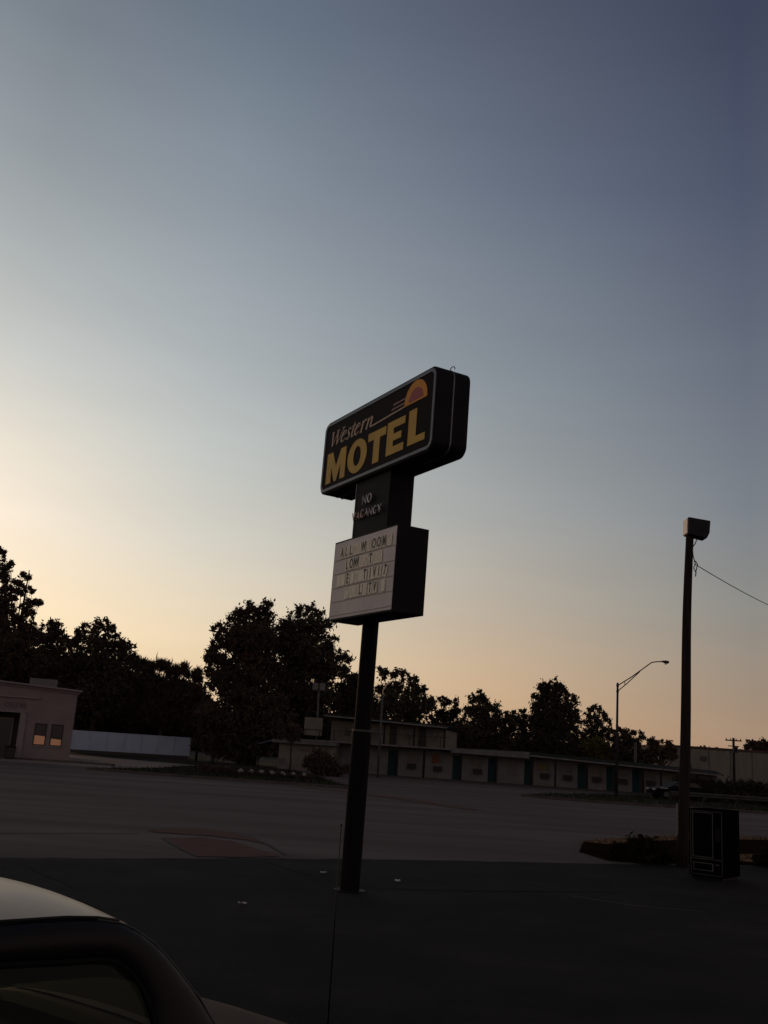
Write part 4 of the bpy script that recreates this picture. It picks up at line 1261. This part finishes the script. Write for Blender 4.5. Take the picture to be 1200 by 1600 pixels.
    MB().box(-1.95, -1.5, yc - .68, yc + .68, .42, .66, .08).build('rear_seat', M['seat'], r)
    MB().tube([(-.05 + .03 * math.cos(R(k)), yc + .38 + .18 * math.cos(R(k)), .98 + .17 * math.sin(R(k))) for k in range(0, 361, 20)], .014, 6).build('steering_wheel', M['cartrim'], r, smooth=True)
    # mirror on the near door, rounded shell
    q = MB()
    rows = []
    for x, s in ((.02, .35), (.05, .9), (.1, 1.0), (.16, .8), (.2, .3)):
        rows.append([(x, -.285 + .085 * s * math.cos(R(k * 30)), 1.075 + .06 * s * math.sin(R(k * 30))) for k in range(12)])
    q.grid(rows, close=True)
    q.tube([(.1, -.15, 1.03), (.1, -.24, 1.06)], .02, 8)
    q.build('wing_mirror', M['cartrim'], r, smooth=True)
    q = MB().tube([(.97, -.125, .94), (.97, -.125, .985)], .018, 10).tube([(.97, -.125, .985), (.968, -.125, 1.4), (.966, -.125, 1.775)], [.0035, .003, .0022], 6).tube([(.966, -.125, 1.772), (.966, -.125, 1.782)], .005, 6)
    q.build('antenna', M['cartrim'], r, smooth=True)
    for x in (-2.15, .75):
        for y, sg in ((yc - .80, -1), (yc + .80, 1)):
            w_ = MB().tube([(x, y - .1, .31), (x, y - .07, .31), (x, y + .07, .31), (x, y + .1, .31)], [.28, .315, .315, .28], 24).build('wheel', M['rubber'], r, smooth=False)
            MB().tube([(x, y + sg * .085, .31), (x, y + sg * .108, .31)], [.2, .17], 16).build('rim', M['galv'], w_)
    for y in (yc - .56, yc + .56):
        MB().box(1.30, 1.375, y - .17, y + .17, .62, .72, .02).build('headlight', M['lampclear'], r)
        MB().box(-2.97, -2.9, y - .2, y + .2, .68, .84, .02).build('tail_light', M['tailred'], r)
    MB().box(1.34, 1.41, yc - .72, yc + .72, .34, .5, .03).build('bumper', M['cartrim'], r)
    MB().box(-3.0, -2.93, yc - .72, yc + .72, .34, .52, .03).build('bumper', M['cartrim'], r)
    for x in (-.95, -1.95):
        MB().box(x, x + .16, yc - .895, yc - .872, .80, .83, .01).build('door_handle', M['chrome'], r)
near_car()

# ------------------------------------------------------------------ shop at left
sh = empty('shop_building', (-19.95, 68.3, 0), R(17))
tag(sh, 'flat roofed taupe stucco shop with sunset reflection glowing in two windows', 'building')
def X(x):
    return (x + 19.95) * .943
def ztop(x):
    return 4.66 - x * .05
q = MB()                                       # front wall in strips round the openings
XL = -34.0
def wall_piece(q, a, b, z0, z1l, z1r):
    q.add([(X(a), 0, z0), (X(b), 0, z0), (X(b), 0, z1r), (X(a), 0, z1l), (X(a), .3, z0), (X(b), .3, z0), (X(b), .3, z1r), (X(a), .3, z1l)],
          [(0, 1, 2, 3), (7, 6, 5, 4), (1, 0, 4, 5), (2, 1, 5, 6), (3, 2, 6, 7), (0, 3, 7, 4)])
zt = lambda x: ztop(X(x))
W1, W2 = (-22.55, -21.70), (-21.42, -20.58)
wall_piece(q, XL, -26.6, 0, zt(XL), zt(-26.6))
wall_piece(q, -26.6, -23.2, 3.0, zt(-26.6), zt(-23.2))
wall_piece(q, -23.2, W1[0], 0, zt(-23.2), zt(W1[0]))
for a, b in (W1, W2):
    wall_piece(q, a, b, 0, .97, .97)
    wall_piece(q, a, b, 2.40, zt(a), zt(b))
wall_piece(q, W1[1], W2[0], 0, zt(W1[1]), zt(W2[0]))
wall_piece(q, W2[1], -19.95, 0, zt(W2[1]), zt(-19.95))
q.build('wall', M['bwall'], sh)
q = MB()
q.add([(X(-19.95), .301, 0), (X(-19.95), 12, 0), (X(-19.95), 12, 4.6), (X(-19.95), .301, 4.6), (X(XL), .301, 0), (X(XL), 12, 0), (X(XL), 12, 4.9), (X(XL), .301, 4.9)],
      [(0, 1, 2, 3), (7, 6, 5, 4), (1, 5, 6, 2), (3, 2, 6, 7)])
q.build('side_wall', M['bwall'], sh)
q = MB()                                       # cornice with a flared end
zc0, zc1 = zt(XL), zt(-19.95)
sec = [(-.02, -.24), (-.16, -.08), (-.30, .0), (-.30, .10), (.3, .10), (.3, -.02), (-.02, -.02)]
q.grid([[(X(XL), y, zc0 + z) for y, z in sec], [(.02, y, zc1 + z) for y, z in sec], [(.30, y, zc1 + .0 + z * .98) for y, z in [(-.02, -.02), (-.16, -.02), (-.30, .0), (-.30, .10), (.3, .10), (.3, -.02), (-.02, -.02)]]])
q.add([(.30, y, zc1 + z * .98) for y, z in [(-.02, -.02), (-.16, -.02), (-.30, .0), (-.30, .10), (.3, .10), (.3, -.02)]], [(0, 1, 2, 3, 4, 5)])
q.build('cornice', M['btrim'], sh)
MB().box(X(-23.35), X(-21.45), .6, 2.2, 4.7, 5.36).build('roof_unit', M['bunit'], sh)
for a, b in (W1, W2):
    f_ = MB().band([(X(a), .97), (X(b), .97), (X(b), 2.4), (X(a), 2.4)], [(X(a) + .07, 1.04), (X(b) - .07, 1.04), (X(b) - .07, 2.33), (X(a) + .07, 2.33)], .05, .14).build('window', M['bdark'], sh)
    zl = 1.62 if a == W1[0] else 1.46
    MB().plate([(X(a) + .07, 1.04), (X(b) - .07, 1.04), (X(b) - .07, zl - .05), (X(a) + .07, zl)], .1, .12).build('reflection_pane', M['reflglow'], f_)
    MB().plate([(X(a) + .07, zl + .0), (X(b) - .07, zl - .05), (X(b) - .07, 2.33), (X(a) + .07, 2.33)], .1, .12).build('pane', M['wglass'], f_)
    MB().box(X(a) - .06, X(b) + .06, -.07, -.002, .88, .965).build('sill', M['btrim'], f_)
# recessed entry under a lettered band
MB().box(X(-26.55), X(-23.25), 1.5, 1.6, 0, 3.0).build('entry_wall', M['bdark'], sh)
d_ = MB().box(X(-25.6), X(-24.15), 1.40, 1.497, .1, 2.55).build('entrance_door', M['wglass'], sh)
MB().band([(X(-25.7), .08), (X(-24.05), .08), (X(-24.05), 2.66), (X(-25.7), 2.66)], [(X(-25.6), .1), (X(-24.15), .1), (X(-24.15), 2.55), (X(-25.6), 2.55)], 1.38, 1.49).build('door_frame', M['btrim'], d_)
MB().box(X(-23.62), X(-23.2), -.12, -.003, 0, 2.98).build('pilaster', M['btrim'], sh)
MB().box(X(-28), X(-22.45), -.14, -.003, 3.98, 4.07).build('ledge', M['btrim'], sh)
MB().box(X(-28), X(-23.2), -.10, -.003, 3.0, 3.1).build('ledge', M['btrim'], sh)
q = MB()
# faint raised strokes of the unreadable name over the door
xs = X(-24.75)
for k, pts in enumerate(([(.18, .3), (.08, .34), (0, .2), (.06, .02), (.18, .05)], [(0, 0), (.09, .34), (.18, 0)], [(.16, .3), (.05, .3), (.05, .18), (.15, .14), (.14, 0), (.02, .03)], [(.05, 0), (.05, .34)], [(0, 0), (.02, .34), (.14, 0), (.16, .34)], [(.09, 0), (.0, .16), (.09, .34), (.18, .16), (.09, 0)])):
    stroke(q, [(xs + k * .235 + a, 3.32 + b) for a, b in pts], .05, -.03, -.003)
q.build('name_lettering', M['bletter'], sh)
bn = empty('litter_bin', (-23.35, 66.65, .004))
tag(bn, 'dark round litter bin beside the taupe shop entrance', 'bin')
MB().tube([(0, 0, 0), (0, 0, .1), (0, 0, .72)], [.28, .30, .33], 16).build('bin_body', M['bin'], bn)
MB().tube([(0, 0, .72), (0, 0, .80), (0, 0, .86)], [.35, .34, .12], 16).build('lid', M['black'], bn)

# ------------------------------------------------------------------ white fence, house
A0, A1 = Vector((-29.2, 100, 0)), Vector((-18.3, 104, 0))
L = (A1 - A0).length
fn = empty('white_fence', A0, math.atan2(A1.y - A0.y, A1.x - A0.x))
tag(fn, 'long solid white panel fence beside the taupe shop', 'fence')
MB().box(0, L, -.03, .03, .28, 2.05).build('panel', M['fence'], fn)
q = MB().box(-.02, L + .02, -.05, .05, 2.052, 2.12)
q.build('top_rail', M['fence'], fn)
MB().box(0, L, -.06, .06, 0, .277).build('base_board', M['soffit'], fn)
for k in range(8):
    MB().box(L * k / 7 - .07, L * k / 7 + .07, -.10, -.032, .28, 2.05).build('post', M['fence'], fn)
ho = empty('small_house', (-34.6, 122, 0))
tag(ho, 'small grey gabled house behind the white fence', 'house')
MB().box(-3.2, 2.6, 0, 7, 0, 3.0).build('wall', M['house'], ho)
q = MB()
q.grid([[(-3.5, -.4, 2.95), (-3.5, 3.5, 5.0), (-3.5, 7.4, 2.95)], [(1.2, -.4, 2.95), (.3, 3.5, 4.7), (1.2, 7.4, 2.95)], [(2.9, -.4, 2.95), (2.9, 3.5, 2.96), (2.9, 7.4, 2.95)]])
q.build('roof', M['roofd'], ho, solid=.12)
for x in (-2.2, .6):
    f_ = MB().band([(x, 1.0), (x + .9, 1.0), (x + .9, 2.2), (x, 2.2)], [(x + .08, 1.08), (x + .82, 1.08), (x + .82, 2.12), (x + .08, 2.12)], -.05, -.002).build('window', M['fascia'], ho)
    MB().plate([(x + .08, 1.08), (x + .82, 1.08), (x + .82, 2.12), (x + .08, 2.12)], -.02, -.004).build('pane', M['wglass'], f_)

# ------------------------------------------------------------------ warehouse at right
wa = empty('warehouse', (37, 122, 0))
tag(wa, 'pale flat metal clad warehouse behind the wooden pole at right', 'building')
MB().box(-1, 48, 0, 20, 0, 4.75).build('wall', M['wh'], wa)
MB().box(-1.15, 48.1, -.12, 20.1, 4.753, 5.0).build('coping', M['whcap'], wa)
f_ = MB().band([(1.0, 2.3), (2.0, 2.3), (2.0, 3.0), (1.0, 3.0)], [(1.08, 2.38), (1.92, 2.38), (1.92, 2.92), (1.08, 2.92)], -.06, -.002).build('window', M['fascia'], wa)
MB().plate([(1.08, 2.38), (1.92, 2.38), (1.92, 2.92), (1.08, 2.92)], -.03, -.004).build('pane', M['darkpanel'], f_)
MB().box(3.1, 3.8, -.2, -.002, 3.4, 3.9, .04).build('vent', M['galv'], wa)
q = MB()
for x in np.arange(1.5, 48, 2.6):
    q.box(x - .03, x + .03, -.05, -.002, 0, 4.7)
q.build('cladding_rib', M['galv'], wa)

# dark hedge, guard rail
tree('hedge', 73, [(1068 + k * 12, 1224 + k * .9 + random.uniform(-2, 2), 14) for k in range(16)] + [(1068 + k * 16, 1244 + k * .9, 13) for k in range(12)],
     'long black clipped hedge behind the guard rail at right', None, 'leafp', .2, 26, trunk=False, cat='hedge')
ga, gb = Vector((19.0, 63.6, .1)), Vector((42, 61.5, .1))
L = (gb - ga).length
gr = empty('guard_rail', ga, math.atan2(gb.y - ga.y, gb.x - ga.x))
tag(gr, 'low steel guard rail along the verge behind the black cabinet', 'guard rail')
q = MB()
sec = [(0, .42), (-.06, .47), (-.06, .52), (0, .56), (-.06, .60), (-.06, .66), (0, .70)]
q.grid([[(0, y, z) for y, z in sec], [(L, y, z) for y, z in sec]])
q.build('rail', M['railsteel'], gr, solid=.01)
for k in range(int(L / 2) + 1):
    MB().box(k * 2.0 - .06, k * 2.0 + .06, .01, .13, 0, .66).build('post', M['fixture'], gr)

# ------------------------------------------------------------------ litter
def paper(x, y, s, label):
    n = 5
    rows = [[(x + (i - 2) * s * .5, y + (j - 2) * s * .3, .03 + .03 * random.random()) for j in range(n)] for i in range(n)]
    tag(MB().grid(rows).build('paper_scrap', M['paper'], smooth=True, solid=.002), label, 'litter')
paper(-1.52, 13.8, .055, 'crumpled white paper scrap on the dark lot between car and sign pole')
paper(-.62, 17.6, .05, 'small white litter scrap just left of the sign pole base')
paper(.62, 17.2, .045, 'small white litter scrap just right of the sign pole base')
